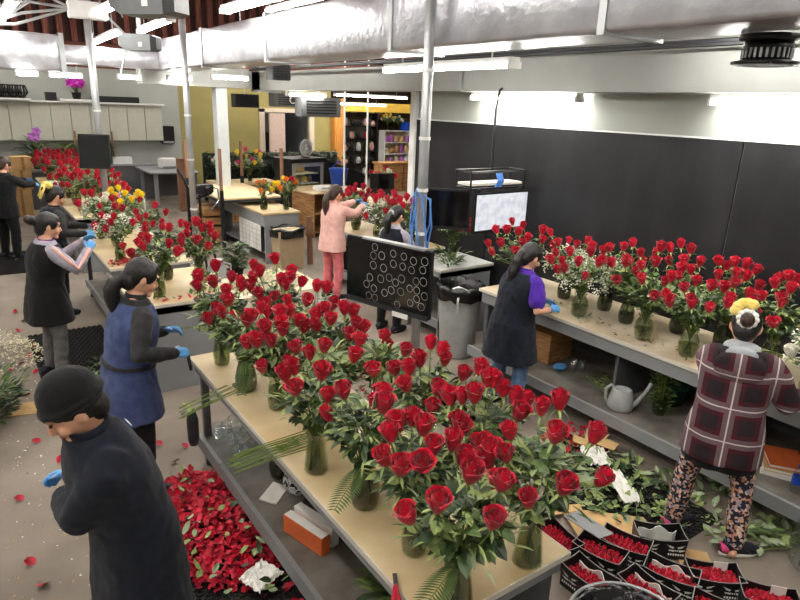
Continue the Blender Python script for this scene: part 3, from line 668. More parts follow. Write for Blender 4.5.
def rose(parent,lp,rng,blooms,neck=.215,leaves=2,size=1.0,low=.016,lean=.8):
    """lp: bloom base in the bouquet's own space"""
    ax=V((lp[0]*lean*1.9,lp[1]*lean*1.9,1.0+rng.uniform(-.1,.3))); ax+=V((rng.uniform(-.18,.18),rng.uniform(-.18,.18),0)); ax.normalize()
    q=V((0,0,1)).rotation_difference(ax).to_matrix().to_4x4()@Matrix.Rotation(rng.uniform(0,6.28),4,'Z')
    s=size*1.08*rng.uniform(.9,1.1); base=V(lp)-ax*.045*s
    Mx=Matrix.Translation(base)@q@Matrix.Scale(s,4)
    o=link('rose',rng.choice(blooms),parent,False,M=Mx); inv=Mx.inverted()
    w=MB(); a=rng.uniform(0,6.28); r=rng.uniform(.0,.028); p1=V((r*cos(a),r*sin(a),neck)); p2=V((-r*.9*cos(a),-r*.9*sin(a),low)); p0=base; c0=p0-ax*.09; c1=p1+V((p1.x*2,p1.y*2,.07))
    pts=[]
    for i in range(7):
        t=i/6; pts.append(p0*(1-t)**3+c0*3*t*(1-t)**2+c1*3*t*t*(1-t)+p1*t**3)
    pts+=[p1*.55+p2*.45,p2]
    w.tube([inv@p for p in pts],.0034/s,5,mat=0)
    for k in range(5):
        aa=k*1.257+a; w.leaf((.011*cos(aa),.011*sin(aa),.002),(cos(aa),sin(aa),-.25+rng.uniform(-.5,.5)),(0,0,1),.042,.012,1,droop=.35,n=3)
    w.lathe([(.004,-.014),(.011,-.004),(.013,.004)],7,mat=1)
    for k in range(leaves):
        t=pts[1].lerp(pts[2],.9*k); aa=rng.uniform(0,6.28)
        for j,(da,L) in enumerate(((0,.07),(.9,.055),(-.9,.055))):
            w.leaf(inv@t,inv.to_3x3()@V((cos(aa+da),sin(aa+da),.25)),(0,0,1),L/s*rng.uniform(.85,1.15),.042,rng.choice((2,2,3,1)),droop=.35)
    w.build('stem',[M['stem'],M['leafl'],M['leafd'],M['leafm']],o)
    return o
def bouquet(label,x,y,z,pts,kind='full',group=None,blooms=None,minn=6,ferns=0,rad=1.0,rseed=None,lv=2,name='rose_bouquet',cat='bouquet',size=1.0,mixed=None,xmax=99):
    SEED[0]+=1; rng=random.Random(rseed or SEED[0]); t=thing(name,label,cat,(x,y,z),0,group)
    P=[(p[0]-x,p[1]-y,p[2]-z) for p in pts]; k=0
    while len(P)<minn and k<200:
        k+=1; a=atan2(y,x)+rng.uniform(-1.5,1.5) if pts else rng.uniform(0,6.28); ph=rng.uniform(.05,1.2)
        c=(.235*rad*cos(a)*cos(ph),.235*rad*sin(a)*cos(ph),.335+.26*rad*sin(ph))
        if all((V(c)-V(q)).length>.085 for q in P): P.append(c)
    P=[(min(p[0],xmax-x),p[1],p[2]) for p in P]
    for i,p in enumerate(P):
        bl=blooms or BLOOM
        if mixed: bl=rng.choice(mixed)
        rose(t,p,rng,bl,leaves=lv,size=size)
    f=link('foliage',rng.choice(FOL[kind]),t,False); f.rotation_euler=(0,0,rng.uniform(0,6.28)); fr=min(rad,(xmax+.015-x)/.25); f.scale=(fr,fr,1)
    for k in range(ferns):
        a=rng.uniform(0,6.28) if k else atan2(-y,-x)+rng.uniform(-.8,.8)
        link('fern_frond',rng.choice(FERN),t,False,M=Matrix.Translation((.035*cos(a),.035*sin(a),.235))@Matrix.Rotation(a,4,'Z')@Matrix.Rotation(rng.uniform(-.2,.3),4,'Y'))
    return t
B1=[
((1.36,4.12),[(1.218,3.931,1.338),(1.278,3.925,1.401),(1.365,3.94,1.448),(1.375,3.999,1.502),(1.531,4.108,1.481),(1.242,4.208,1.498),(1.325,4.113,1.537),(1.521,4.117,1.51),(1.47,4.143,1.547),(1.258,4.214,1.564),(1.374,4.188,1.629)]),
((1.35,3.62),[(1.31,3.453,1.458),(1.342,3.468,1.478),(1.431,3.53,1.502)]),
((1.42,3.28),[(1.253,3.099,1.295),(1.218,3.232,1.407),(1.321,3.118,1.436),(1.256,3.182,1.433),(1.409,3.139,1.487),(1.319,3.195,1.494),(1.594,3.226,1.445),(1.416,3.174,1.512),(1.552,3.227,1.487),(1.462,3.302,1.534)]),
((1.31,2.54),[(1.275,2.349,1.429),(1.154,2.454,1.451),(1.162,2.594,1.473),(1.293,2.442,1.515),(1.203,2.576,1.508)]),
((1.37,2.15),[(1.383,2.028,1.502),(1.28,2.217,1.508)]),
((1.38,1.76),[(1.219,1.662,1.437),(1.282,1.614,1.454),(1.195,1.749,1.441),(1.486,1.598,1.429),(1.354,1.635,1.498),(1.456,1.642,1.488),(1.263,1.807,1.499),(1.373,1.729,1.538),(1.326,1.85,1.512),(1.383,1.817,1.532)]),
((1.33,1.41),[(1.298,1.228,1.442),(1.119,1.478,1.378),(1.174,1.376,1.471),(1.416,1.317,1.498),(1.318,1.375,1.537)]),
((1.76,1.45),[(1.569,1.325,1.362),(1.694,1.259,1.417),(1.94,1.264,1.358),(1.589,1.578,1.397),(1.595,1.487,1.461),(1.618,1.582,1.429),(1.792,1.41,1.534),(1.956,1.342,1.519),(1.701,1.576,1.489),(1.839,1.536,1.582),(1.888,1.489,1.622)]),
((1.8,4.12),[(1.646,3.956,1.371),(1.709,3.941,1.419),(1.625,4.035,1.428),(1.636,4.226,1.437),(1.811,3.973,1.482),(1.993,4.074,1.459),(1.8,4.018,1.514),(1.878,4.048,1.512),(1.666,4.226,1.502),(1.714,4.215,1.545),(1.927,4.122,1.542),(1.673,4.236,1.587),(1.822,4.183,1.632)]),
((1.83,3.65),[(1.649,3.579,1.429),(1.956,3.521,1.448),(1.674,3.654,1.474),(1.767,3.535,1.496),(1.968,3.643,1.531),(1.909,3.678,1.541)]),
((1.8,3.2),[(1.781,3.005,1.427),(1.894,3.04,1.442),(1.635,3.169,1.463),(1.85,3.053,1.475),(1.713,3.119,1.504),(1.683,3.253,1.497),(1.896,3.161,1.513),(1.74,3.25,1.525),(1.84,3.183,1.535)]),
((1.85,2.75),[(1.689,2.595,1.374),(1.893,2.581,1.455)]),
((1.83,2.3),[(1.718,2.101,1.361),(1.763,2.127,1.441),(1.649,2.246,1.436),(2.009,2.216,1.429),(1.69,2.403,1.455),(1.707,2.296,1.501),(2.074,2.161,1.472),(1.9,2.248,1.521),(1.772,2.293,1.532),(1.939,2.318,1.542),(1.894,2.364,1.574)]),
((1.82,1.88),[(1.669,1.712,1.369),(1.684,1.7,1.37),(1.647,1.785,1.423),(1.64,1.818,1.434),(1.94,1.737,1.439),(2.014,1.773,1.465),(1.714,1.89,1.511),(1.983,1.816,1.475),(1.704,1.968,1.484),(1.756,1.855,1.529),(1.947,1.869,1.503),(1.922,1.909,1.541),(1.906,1.926,1.541)]),
((1.55,2.9),[(1.65,2.728,1.422),(1.408,2.802,1.457),(1.375,2.914,1.453),(1.487,2.778,1.49)]),
]
B2=[
((1.4,5.97),[(1.168,5.931,1.366),(1.555,5.799,1.373),(1.264,5.869,1.435),(1.491,5.847,1.446)]),
((1.85,6.15),[(1.877,5.916,1.366),(1.66,6.06,1.398),(1.791,5.975,1.423),(1.687,6.11,1.436),(1.996,6.052,1.43),(1.742,6.126,1.468),(1.985,6.136,1.456),(1.914,6.191,1.503),(1.779,6.235,1.526),(1.99,6.169,1.522),(1.865,6.216,1.564)]),
((1.62,6.55),[(1.405,6.526,1.391),(1.661,6.466,1.474),(1.809,6.554,1.49)]),
((1.38,7.6),[(1.368,7.338,1.126),(1.217,7.399,1.322),(1.282,7.409,1.394),(1.513,7.414,1.376),(1.329,7.461,1.449)]),
((1.75,7.9),[(1.699,7.634,1.289),(1.779,7.633,1.295),(1.895,7.676,1.303),(1.641,7.692,1.367),(1.719,7.682,1.387),(1.629,7.767,1.427),(2.0,7.868,1.387),(1.887,7.912,1.474)]),
((1.5,8.35),[(1.555,8.168,1.419),(1.333,8.315,1.434),(1.482,8.194,1.444),(1.111,8.441,1.466),(1.494,8.398,1.513),(1.268,8.439,1.581),(1.193,8.449,1.595)]),
]
B3=[
((4.72,4.42),[(4.488,4.654,1.316),(4.491,4.326,1.395),(4.59,4.235,1.446),(4.458,4.693,1.397),(4.561,4.606,1.416),(4.558,4.291,1.478),(4.794,4.242,1.498),(4.618,4.286,1.526),(4.605,4.405,1.567),(4.523,4.658,1.549),(4.608,4.582,1.556),(4.861,4.316,1.583),(4.724,4.471,1.608),(4.644,4.556,1.642)]),
((4.95,4.02),[(4.689,4.018,1.348),(4.715,3.987,1.423),(4.864,3.863,1.515),(4.769,4.022,1.512),(5.079,3.904,1.527),(4.841,4.201,1.574)]),
((4.62,3.55),[(4.424,3.383,1.362),(4.4,3.685,1.358),(4.374,3.585,1.394),(4.558,3.355,1.481),(4.429,3.472,1.479),(4.599,3.356,1.495),(4.422,3.658,1.447),(4.478,3.625,1.533),(4.55,3.449,1.563),(4.64,3.515,1.596)]),
((5.0,3.55),[(4.833,3.531,1.527),(4.882,3.495,1.558),(5.01,3.435,1.567)]),
((4.86,3.2),[(4.602,3.175,1.354),(4.691,3.325,1.473),(4.68,3.166,1.51),(4.839,3.138,1.59),(4.981,3.083,1.587),(4.877,3.258,1.653)]),
((4.61,2.85),[(4.414,2.686,1.368),(4.511,2.672,1.483),(4.411,2.815,1.486),(4.587,2.673,1.515),(4.501,2.901,1.565),(4.612,2.841,1.6),(4.671,2.855,1.718)]),
((5.05,2.8),[(4.909,2.627,1.451),(4.844,2.754,1.472),(4.917,2.7,1.528),(4.892,2.767,1.533),(5.067,2.708,1.579),(4.999,2.958,1.54),(4.971,2.807,1.585),(5.089,2.828,1.665),(5.003,2.971,1.653),(5.048,2.903,1.699)]),
((4.6,2.43),[(4.442,2.241,1.399),(4.374,2.345,1.412),(4.362,2.521,1.372),(4.617,2.195,1.425),(4.38,2.362,1.438),(4.37,2.522,1.395),(4.661,2.216,1.452),(4.418,2.59,1.41),(4.413,2.452,1.504),(4.672,2.275,1.523),(4.527,2.301,1.544)]),
((5.06,2.4),[(4.945,2.206,1.446),(5.08,2.205,1.494),(4.902,2.316,1.514),(5.014,2.288,1.564),(4.922,2.463,1.541),(4.977,2.352,1.578),(5.157,2.287,1.597),(5.066,2.485,1.595),(5.129,2.361,1.633),(5.093,2.44,1.636),(5.039,2.544,1.627)]),
((4.98,1.97),[(4.725,1.907,1.336),(4.732,2.044,1.356),(4.787,1.903,1.482),(4.788,2.108,1.424),(4.804,1.924,1.512),(4.802,2.055,1.492),(4.908,1.908,1.578),(4.924,2.037,1.582),(5.047,1.928,1.617),(5.001,2.042,1.61),(5.024,1.992,1.635)]),
((5.05,1.55),[]),
]
# bench, vase and bouquet words: (vase type, vase label, bouquet label, foliage kind, ferns)
G1='rose bouquets on the front bench'; GV1='vases on the front bench'
N1=[('c','short clear vase with bare base, at the far left corner of the front bench','red rose bouquet at the far left corner of the front bench, long ferny leaves','full',1),
('d','smoky dark vase at the far end of the front bench, beside leafy stems','sparse rose bouquet in the smoky vase, beside the leafy stem bundle','full',1),
('c','clear vase just right of the smoky vase, half hidden by leaves','red rose bouquet next to the smoky vase on the front bench','full',0),
('t','ribbed clear vase on the bench edge where the pale cut stems lie','red rose bouquet above the bundle of pale cut stems','full',0),
('d','dark green tinted vase on the bench edge, third from the near end','small rose bouquet in the dark tinted vase with few leaves','full',1),
('c','clear vase standing directly behind the nearest vase, its base just showing','red rose bouquet directly behind the nearest bouquet on the left edge','full',0),
('t','nearest vase of all, tall ribbed glass cut by the bottom picture edge','nearest rose bouquet, four open blooms over a fern, at the bottom edge','full',1),
('t','clear flared vase alone on the near right corner of the front bench','rose bouquet on the near right corner of the front bench, single blooms leaning right','light',0),
('b','glass vase hidden by foliage in the far right corner of the front bench','red rose bouquet at the far right corner of the front bench','full',0),
('b','glass vase hidden in the right row, second from the far end of the front bench','red rose bouquet in the right row, second from the far end of the front bench','full',0),
('b','glass vase hidden in the right row, third from the far end of the front bench','red rose bouquet in the right row, third from the far end of the front bench','full',0),
('b','glass vase hidden in the right row, fourth from the far end of the front bench','leafy rose bouquet in the right row in front of the television foot','light',0),
('b','glass vase hidden in the right row, third from the near end of the front bench','red rose bouquet in the right row in front of the grey trash can','full',0),
('b','glass vase hidden in the right row, second from the near end of the front bench','red rose bouquet in the right row in front of the person in jeans','full',0),
('b','glass vase hidden in the middle of the front bench between the two rows','red rose bouquet in the middle of the front bench between the two rows','light',0)]
for (c,pts),(vt,vl,bl,kd,fe) in zip(B1,N1):
    vase(vl,c[0],c[1],.9,vt,GV1); bouquet(bl,c[0],c[1],.9,pts,kd,G1,ferns=fe,minn=6)
G2='rose bouquets on the benches behind the front one'
N2=[('c','clear ribbed vase on the near left corner of the grey panelled workbench','large red rose bouquet just right of the head of the person in the blue vest','full'),
('b','vase beside white blossoms on the grey panelled workbench','dark leafed rose bouquet beside the white blossoms, right on the grey panelled bench','full'),
('d','dark vase at the back of the grey panelled workbench','red rose bouquet at the back of the grey panelled workbench','full'),
('c','clear vase on the petal strewn bench, in front of the striped sleeves','red rose bouquet with silvery leaves in front of the person with striped sleeves','breath'),
('b','vase in the middle of the petal strewn bench','red rose bouquet in the middle of the petal strewn bench','full'),
('b','vase at the far edge of the petal strewn bench','red rose bouquet in front of the yellow flowers','full')]
for (c,pts),(vt,vl,bl,kd) in zip(B2,N2):
    vase(vl,c[0],c[1],.9,vt); bouquet(bl,c[0],c[1],.9,pts,kd,G2,minn=7,lv=1,rad=1.08)
vase('vase of the yellow and red mixed bouquet',1.78,9.12,.9,'b'); bouquet('mixed bouquet of yellow and red flowers behind the red rose bouquets',1.78,9.12,.9,[],'light',None,minn=17,lv=1,mixed=[BLOOM_Y,BLOOM_Y,BLOOM],name='mixed_bouquet',rad=1.25)
vase('vase of the white and red bouquet left of the yellow one',1.42,8.98,.9,'b'); bouquet('white and red bouquet left of the yellow mixed bouquet',1.42,8.98,.9,[],'breath',None,minn=10,lv=1,mixed=[BLOOM_W,BLOOM_W,BLOOM],name='mixed_bouquet')
rr=random.Random(77); kpos=0
for i in range(7):
    for j in range(2):
        x=1.6+.38*j+rr.uniform(-.05,.05); y=11.2+i*.78+rr.uniform(-.1,.1)
        wrd=['nearest','second','third','fourth','fifth','sixth','farthest'][i]; side=['left','right'][j]
        vase('vase under the far roses, %s row from near, %s side'%(wrd,side),x,y,.9,'b','vases under the far mass of roses')
        bouquet('rose bouquet in the far mass of roses, %s row from near, %s side'%(wrd,side),x,y,.9,[],'full','bouquets of the far mass of roses',minn=11,lv=0,rad=1.25,size=1.12)
G3='rose bouquets along the black wall'; GV3='vases along the black wall'
N3=[('b','vase hidden behind the person in purple on the wall bench','red rose bouquet left of the head of the person in purple, under the monitors','full'),
('d','smoky vase on the wall bench right of the person in purple','red rose bouquet with white filler flowers just right of the person in purple','breath'),
('b','clear round vase at the front edge, first right of the gloved hands','red rose bouquet thick with white filler flowers at the front of the wall bench','breath'),
('d','smoky vase against the black wall behind the first clear round vase','small red rose bouquet against the black wall near the white filler flowers','breath'),
('d','smoky vase on the wall bench between two clear round vases','red rose bouquet in the smoky vase between two clear round vases','full'),
('b','clear round vase at the front edge above the watering can','red rose bouquet above the watering can on the wall bench','full'),
('d','smoky vase at the back above the green tub','tall red rose bouquet against the wall in the middle of the wall bench','full'),
('b','clear round vase at the front edge left of the person in plaid','red rose bouquet left of the person in plaid, over the clear round vase','full'),
('d','tall smoky vase just left of the head of the person in plaid','tall red rose bouquet behind the yellow hair ribbon of the person in plaid','full'),
('b','clear round vase just right of the head of the person in plaid','red rose bouquet right of the head of the person in plaid','full'),
('b','vase at the back of the wall bench at the right picture edge','red rose bouquet at the back of the wall bench at the right picture edge','full')]
for (c,pts),(vt,vl,bl,kd) in zip(B3,N3):
    vase(vl,c[0],c[1],.9,vt,GV3); bouquet(bl,c[0],c[1],.9,pts,kd,G3,minn=8,lv=1,rad=1.12,xmax=5.29)
vase('clear round vase at the right picture edge, under white flowers',4.6,1.52,.9,'b',GV3); bouquet('white flower bouquet with pale leaves at the right picture edge',4.62,1.5,.9,[],'breath',None,minn=7,lv=1,mixed=[BLOOM_W,BLOOM_W,BLOOM_W,BLOOM_P],name='white_bouquet')
G4='rose bouquets on the flower table of the person in pink'
N4=[(4.9,6.62,'dark leafed rose bouquet behind the steel pole, nearest on that flower table','full',9),(5.15,7.1,'red rose bouquet between the pole and the person with the white hair tie','full',8),(4.8,7.35,'red rose bouquet in front of the person with the white hair tie','breath',8),
 (5.15,7.7,'rose bouquet with silvery leaves under the gloved hands of the person in pink','breath',9),(4.85,8.05,'low rose bouquet with cream flowers beside the person in pink','light',9),(5.1,8.45,'rose bouquet at the far end of the table of the person in pink','full',10)]
for x,y,l,kd,n in N4:
    vase('vase '+['under the dark leafed bouquet nearest the pole, pink fleece table','between pole and white hair tie on the pink fleece table','in front of the white hair tie on the pink fleece table','below the blue gloves of the person in pink','of the low cream and red bouquet beside the person in pink','at the far end of the table of the person in pink'][N4.index((x,y,l,kd,n))],x,y,.9,'b','vases on the flower table of the person in pink'); bouquet(l,x,y,.9,[],kd,G4,minn=n,lv=1,rad=1.15,size=1.08,xmax=5.29)
vase('tinted vase on the small counter beside the grey trash can',4.95,5.85,.9,'c'); bouquet('dark leafed rose bouquet on the small counter right of the steel pole',4.95,5.85,.9,[(4.75,5.72,1.38),(4.82,5.66,1.48),(4.9,5.7,1.55),(5.0,5.72,1.52),(5.08,5.7,1.42),(4.87,5.62,1.36),(5.02,5.63,1.33),(4.95,5.85,1.6),(5.12,5.85,1.5),(4.78,5.9,1.52)],'full',None,minn=10,lv=2,rad=1.1)
def greens(label,x,y,z,n,rad,h,kind='full',seed=1,mats=None,name='greenery_bunch',cat='greenery',loc0=None,L=.08,wd=.5):
    t=thing(name,label,cat,(x,y,z)); rr=random.Random(seed); b=MB(); s=MB()
    for k in range(n):
        a=rr.uniform(0,6.28); q=sqrt(rr.random()); zz=rr.uniform(.05,1)*h; p=V((rad*q*cos(a)*(.45+.55*zz/h),rad*q*sin(a)*(.45+.55*zz/h),zz))
        l=L*rr.uniform(.7,1.3); b.leaf(p,(cos(a),sin(a),rr.uniform(.1,1.4)),(0,0,1),l,l*wd,rr.choice((0,0,1,1,2)))
    for k in range(max(5,n//14)):
        a=rr.uniform(0,6.28); q=rr.random(); s.tube([(.02*cos(a),.02*sin(a),.008),(rad*q*.6*cos(a),rad*q*.6*sin(a),h*.6),(rad*q*cos(a),rad*q*sin(a),h)],.004,4)
    b.build('leaf',mats or [M['leafd'],M['leafm'],M['leafl']],t); s.build('stem',M['stem'],t); return t
vase('tall clear vase of green stems on the lower wall shelf',4.68,2.62,.272,'c'); greens('bunch of leafy green stems in the clear vase on the lower wall shelf',4.68,2.62,.29,170,.14,.42,seed=4,mats=[M['leafm'],M['leafl'],M['leafm']],L=.05)
greens('low leafy greens lying on the small counter beside the grey trash can',4.72,5.62,.902,70,.2,.16,seed=5,L=.1,wd=.35)
greens('dark green leaf bunch heaped on the lower shelf at the near end, front bench',1.62,2.0,.252,220,.3,.26,seed=6,L=.11,wd=.35)
greens('dark fern heap on the lower shelf behind the binders, front bench',1.7,2.5,.252,150,.22,.28,seed=7,L=.1,wd=.3)
vase('dark round vase on the lower shelf of the front bench',1.52,3.5,.252,'d')
greens('pile of white blossoms and leaves on the grey panelled workbench',1.85,5.95,.902,70,.16,.14,seed=8,mats=[M['wfl'],M['leafm'],M['wfl']],L=.05)
greens('tall heap of cut greenery with pale flower heads at the left picture edge',-.16,5.9,.004,420,.4,.4,seed=9,mats=[M['leafd'],M['leafm'],M['leafd']],L=.09)
g=MB(); rr=random.Random(12)
for k in range(900):
    a=rr.uniform(0,6.28); q=sqrt(rr.random()); x=.5*q*cos(a); y=.5*q*sin(a); z=.06+.34*(1-q*q)*rr.random()
    g.leaf((x,y,z),(rr.uniform(-1,1),rr.uniform(-1,1),rr.uniform(0,1)),(0,0,1),.035,.016,0,n=2)
tag(g.build('filler_flower_heads',M['hay'],loc=(-.02,7.35,-.04)),'mass of cream filler flower heads at the left picture edge','flowers',kind='stuff')
# ---------------------------------------------------------------- people
def fuse(name,mb,vox,m,parent,iters=4,wrinkle=0,wfreq=9,mats=None):
    me=mb.mesh(name,[m]); o=bpy.data.objects.new(name,me); COL.objects.link(o)
    r=o.modifiers.new('r','REMESH'); r.mode='VOXEL'; r.voxel_size=vox
    if iters:
        s=o.modifiers.new('s','SMOOTH'); s.iterations=iters; s.factor=.5
    dg=bpy.context.evaluated_depsgraph_get(); dg.update(); nm=bpy.data.meshes.new_from_object(o.evaluated_get(dg)); bpy.data.objects.remove(o); bpy.data.meshes.remove(me)
    nm.name=name
    if wrinkle:
        nr=[v.normal.copy() for v in nm.vertices]; co=[v.co.copy() for v in nm.vertices]
        for v,n_,c in zip(nm.vertices,nr,co):
            w=noise.noise(V((c.x*wfreq,c.y*wfreq,c.z*wfreq*.55+3*noise.noise(c*4))))+.5*noise.noise(c*wfreq*2.3)
            v.co=c+n_*w*wrinkle
    nm.materials.clear(); nm.materials.append(m); nm.update()
    return link(name,nm,parent,True)
PROF=[(.40,.21,.165),(.55,.195,.15),(.70,.182,.138),(.80,.178,.13),(.90,.176,.128),(1.03,.150,.112),(1.12,.150,.112),(1.22,.162,.120),(1.31,.168,.112),(1.37,.150,.095),(1.415,.105,.078),(1.455,.066,.064),(1.52,.052,.055)]
def prof(z):
    for (a,b,c),(d,e,f) in zip(PROF,PROF[1:]):
        if z<=d: t=max(0,(z-a)/(d-a)); return b+(e-b)*t,c+(f-c)*t
    return PROF[-1][1:]
def smooth(t): t=max(0,min(1,t)); return t*t*(3-2*t)
class Body:
    def __init__(s,label,cat_loc,face,h=1.65,lean=0,wide=1.0,yaw=0,pitch=15,hands=None,stance=.1,step=0,hint=(.6,-.35,-.8),depth=1.0,group=None,roll=0,hs=1.1,hint2=None):
        s.k=h/1.70; s.lean=R(lean); s.w=wide; s.dp=depth
        a=R(face); s.rz=a-pi/2; s.t=thing('person',label,'person',(cat_loc[0],cat_loc[1],0),s.rz,group)
        s.inv=(Matrix.Translation(V((cat_loc[0],cat_loc[1],0)))@Matrix.Rotation(s.rz,4,'Z')).inverted()
        k=s.k
        s.hc=s.bend((0,.025,1.585)); s.hs=hs; s.head=Matrix.Translation(s.hc*k)@Matrix.Rotation(R(yaw),4,'Z')@Matrix.Rotation(-R(pitch)-s.lean*.5,4,'X')@Matrix.Rotation(R(roll),4,'Y')@Matrix.Scale(k*hs,4)
        s.sh={e:s.bend((e*.158*wide,0,1.365))*k for e in (1,-1)}
        s.arm={}
        for e in (1,-1):
            S=s.sh[e]; tg=hands[0 if e==1 else 1] if hands else None
            T=s.inv@V(tg) if tg is not None else S+V((e*.06,.06,-.56*k))
            d=T-S; L1,L2,L3=.275*k,.245*k,.08*k; D=min(d.length,(L1+L2+L3)*.985); u=d.normalized(); LB=L2+L3
            ca=max(-1,min(1,(L1*L1+D*D-LB*LB)/(2*L1*D))); hh=hint2 if (hint2 and e==-1) else hint; hv=V((e*hh[0],hh[1],hh[2])); hv=(hv-u*hv.dot(u)).normalized()
            E=S+u*L1*ca+hv*L1*sqrt(1-ca*ca); Hh=S+u*D; fd=(Hh-E).normalized(); W=E+fd*L2
            s.arm[e]=(S,E,W,fd)
        s.leg={e:(V((e*.092*wide,0,.9))*k,V((e*(.092*wide+stance*.35),.03+e*step*.45,.49))*k,V((e*(.085*wide+stance*.5),-.01+e*step,.085))*k) for e in (1,-1)}
    def bend(s,p):
        x,y,z=p; zp=.92
        if z<=zp or s.lean==0: return V((x,y,z))
        a=s.lean*(.45+.55*smooth((z-zp)/.35)); dz=z-zp
        return V((x,y*cos(a)+dz*sin(a),zp+dz*cos(a)-y*sin(a)))
    def torso(s,mb,z0,z1,inf=0,flare=0,n=11,seg=24,front=0,extra=None):
        rs=[]; k=s.k
        for i in range(n):
            z=z0+(z1-z0)*i/(n-1); rx,ry=prof(z); wf=s.w if z<1.36 else 1+(s.w-1)*max(0,(1.46-z)/.1)
            c=s.bend((0,0,z)); up=(s.bend((0,0,z+.01))-c).normalized(); f=up.cross(V((1,0,0))).normalized()
            rx=rx*wf+inf+flare*max(0,(1.0-z)); ry=ry*(1+(wf-1)*.8)*s.dp+inf+flare*max(0,(1.0-z))
            r=[]
            for j in range(seg):
                a=2*pi*j/seg; X,Y=cos(a),sin(a); e=.86
                X=abs(X)**e*(1 if X>=0 else -1); Y=abs(Y)**e*(1 if Y>=0 else -1)
                bl=front if Y>0 and z<1.05 else 0
                r.append(tuple((c+V((1,0,0))*rx*X+f*(ry+bl*max(0,Y))*Y)*k))
            rs.append(r)
        mb.rings(rs)
    def arms(s,mb,inf=0,frac=1.0,which=(1,-1),cuff=0):
        k=s.k
        for e in which:
            S,E,W,fd=s.arm[e]; inn=S*.55+s.bend((0,0,1.36))*k*.45
            pts=[inn,inn.lerp(S,.62)-V((0,0,.004)),S.lerp(E,.10)-V((S.x-inn.x,0,0))*.10,S.lerp(E,.28),S.lerp(E,.6),E,E.lerp(W,.45),W]; rad=[.05,.055,.058,.056,.047,.042,.038,.028]
            if frac<1:
                pts=[inn,inn.lerp(S,.62),S.lerp(E,.10)-V((S.x-inn.x,0,0))*.10,S.lerp(E,.35),S.lerp(E,frac*1.9)]; rad=[.05,.056,.06,.056,.056]
            mb.tube(pts,[(r+inf)*k for r in rad],12,round_ends=True)
    def hand(s,mb,e,inf=0,curl=.9):
        S,E,W,fd=s.arm[e]; k=s.k
        up=V((0,0,1)); sd=fd.cross(up); sd=sd.normalized() if sd.length>.1 else V((1,0,0)); sd=sd*(-e)  # towards thumb
        n=sd.cross(fd)*(1); n=n if n.z<0 else -n
        sd=(sd*.75-n*.65).normalized(); n=(n-sd*n.dot(sd)).normalized()
        r=.0085+inf
        mb.tube([W-fd*.02*k,W+fd*.02*k,W+fd*.06*k,W+fd*.088*k],[(.026+inf)*k,(.033+inf)*k,(.038+inf)*k,(.034+inf)*k],12,flat=.5,ref=sd,round_ends=True)
        for i,(o,L) in enumerate(((.030,.062),(.010,.072),(-.010,.067),(-.029,.052))):
            b=W+fd*.085*k+sd*o*k; c=curl*(.55+.12*i); p=[b-fd*.02*k,b]
            d=fd.copy()
            for sg in (.42,.33,.25):
                ang=c*.75; d=(d*cos(ang)+n*sin(ang)).normalized(); p.append(p[-1]+d*L*sg*k)
            mb.tube(p,[r*1.15*k,r*1.1*k,r*k,r*.95*k,r*.8*k],8,round_ends=True)
        b=W+fd*.03*k+sd*.026*k; d=(fd*.6+sd*.75+n*.25).normalized()
        mb.tube([b,b+d*.032*k,b+d*.032*k+(d*.5+fd*.6+n*.3).normalized()*.028*k,b+d*.032*k+(d*.4+fd*.7+n*.35).normalized()*.05*k],[.0125*k,.0115*k,.0095*k,.0075*k],8,round_ends=True)
    def body(s):
        mb=MB(); k=s.k; s.torso(mb,.80,1.52,-.008); s.arms(mb,-.004)
        for e in (1,-1):
            s.hand(mb,e); h,kn,an=s.leg[e]
            mb.tube([h+V((0,0,-.02)),h.lerp(kn,.5),kn,kn.lerp(an,.35),an,an+V((0,-.01,-.03))*k],[.082*k,.07*k,.05*k,.052*k,.034*k,.036*k],12,round_ends=True)
            mb.tube([an+V((0,-.05,-.045))*k,an+V((0,.04,-.04))*k,an+V((e*.012,.13,-.058))*k],[.03*k,.036*k,.026*k],10,round_ends=True)
        nk=s.bend((0,.012,1.40))*k; mb.tube([nk,s.bend((0,.008,1.46))*k,s.head@V((0,-.022,-.055))],[.05*k,.052*k,.052*k],12)
        hd=MB(); rs=[]; nu,nv=28,18
        for i in range(nv):
            ph=-pi/2+pi*(i+.3)/(nv-.4); r=[]
            for j in range(nu):
                a=2*pi*j/nu; x,y,z=cos(ph)*cos(a),cos(ph)*sin(a),sin(ph)
                X,Y,Z=x*.076,y*.094,z*.116
                if z<0:
                    X*=1-.30*z*z; Y*= (1-.42*-z) if y<0 else (1-.06*z*z)
                if y>0: X*=1-.10*y*y; 
                if y>.5 and -.05<z<.35: Y-=.004*(1-abs(z-.12)/.25)*(1 if abs(x)>.2 else 0)
                r.append((X,Y,Z))
            rs.append(r)
        hd.rings(rs)
        hd.tube([(0,.086,.018),(0,.096,-.004),(0,.108,-.024),(0,.098,-.032)],[.008,.010,.0135,.012],8,round_ends=True)
        hd.ell((0,.078,-.088),(.028,.02,.018)); hd.ell((0,.086,-.056),(.022,.011,.012))
        for e in (1,-1):
            hd.ell((e*.078,-.004,-.004),(.010,.018,.031)); hd.ell((e*.04,.066,-.028),(.026,.022,.024)); hd.ell((e*.032,.080,.036),(.026,.011,.008))
        b0=len(mb.v); mb.v+= [tuple(s.head@V(p)) for p in hd.v]; mb.f+=[tuple(i+b0 for i in f) for f in hd.f]; mb.m+=hd.m
        s.o=fuse('body',mb,.0075,M['skin'],s.t,3)
        ey=MB()
        for e in (1,-1): ey.ell((e*.032,.0875,.012),(.012,.006,.0055),u=10,w=6)
        ey.build('eyes',M['eye'],s.t,True,M=s.head)
        MB().ell((0,.0965,-.057),(.02,.0045,.0065),u=12,w=7).build('lips',M['lip'],s.t,True,M=s.head)
        return s
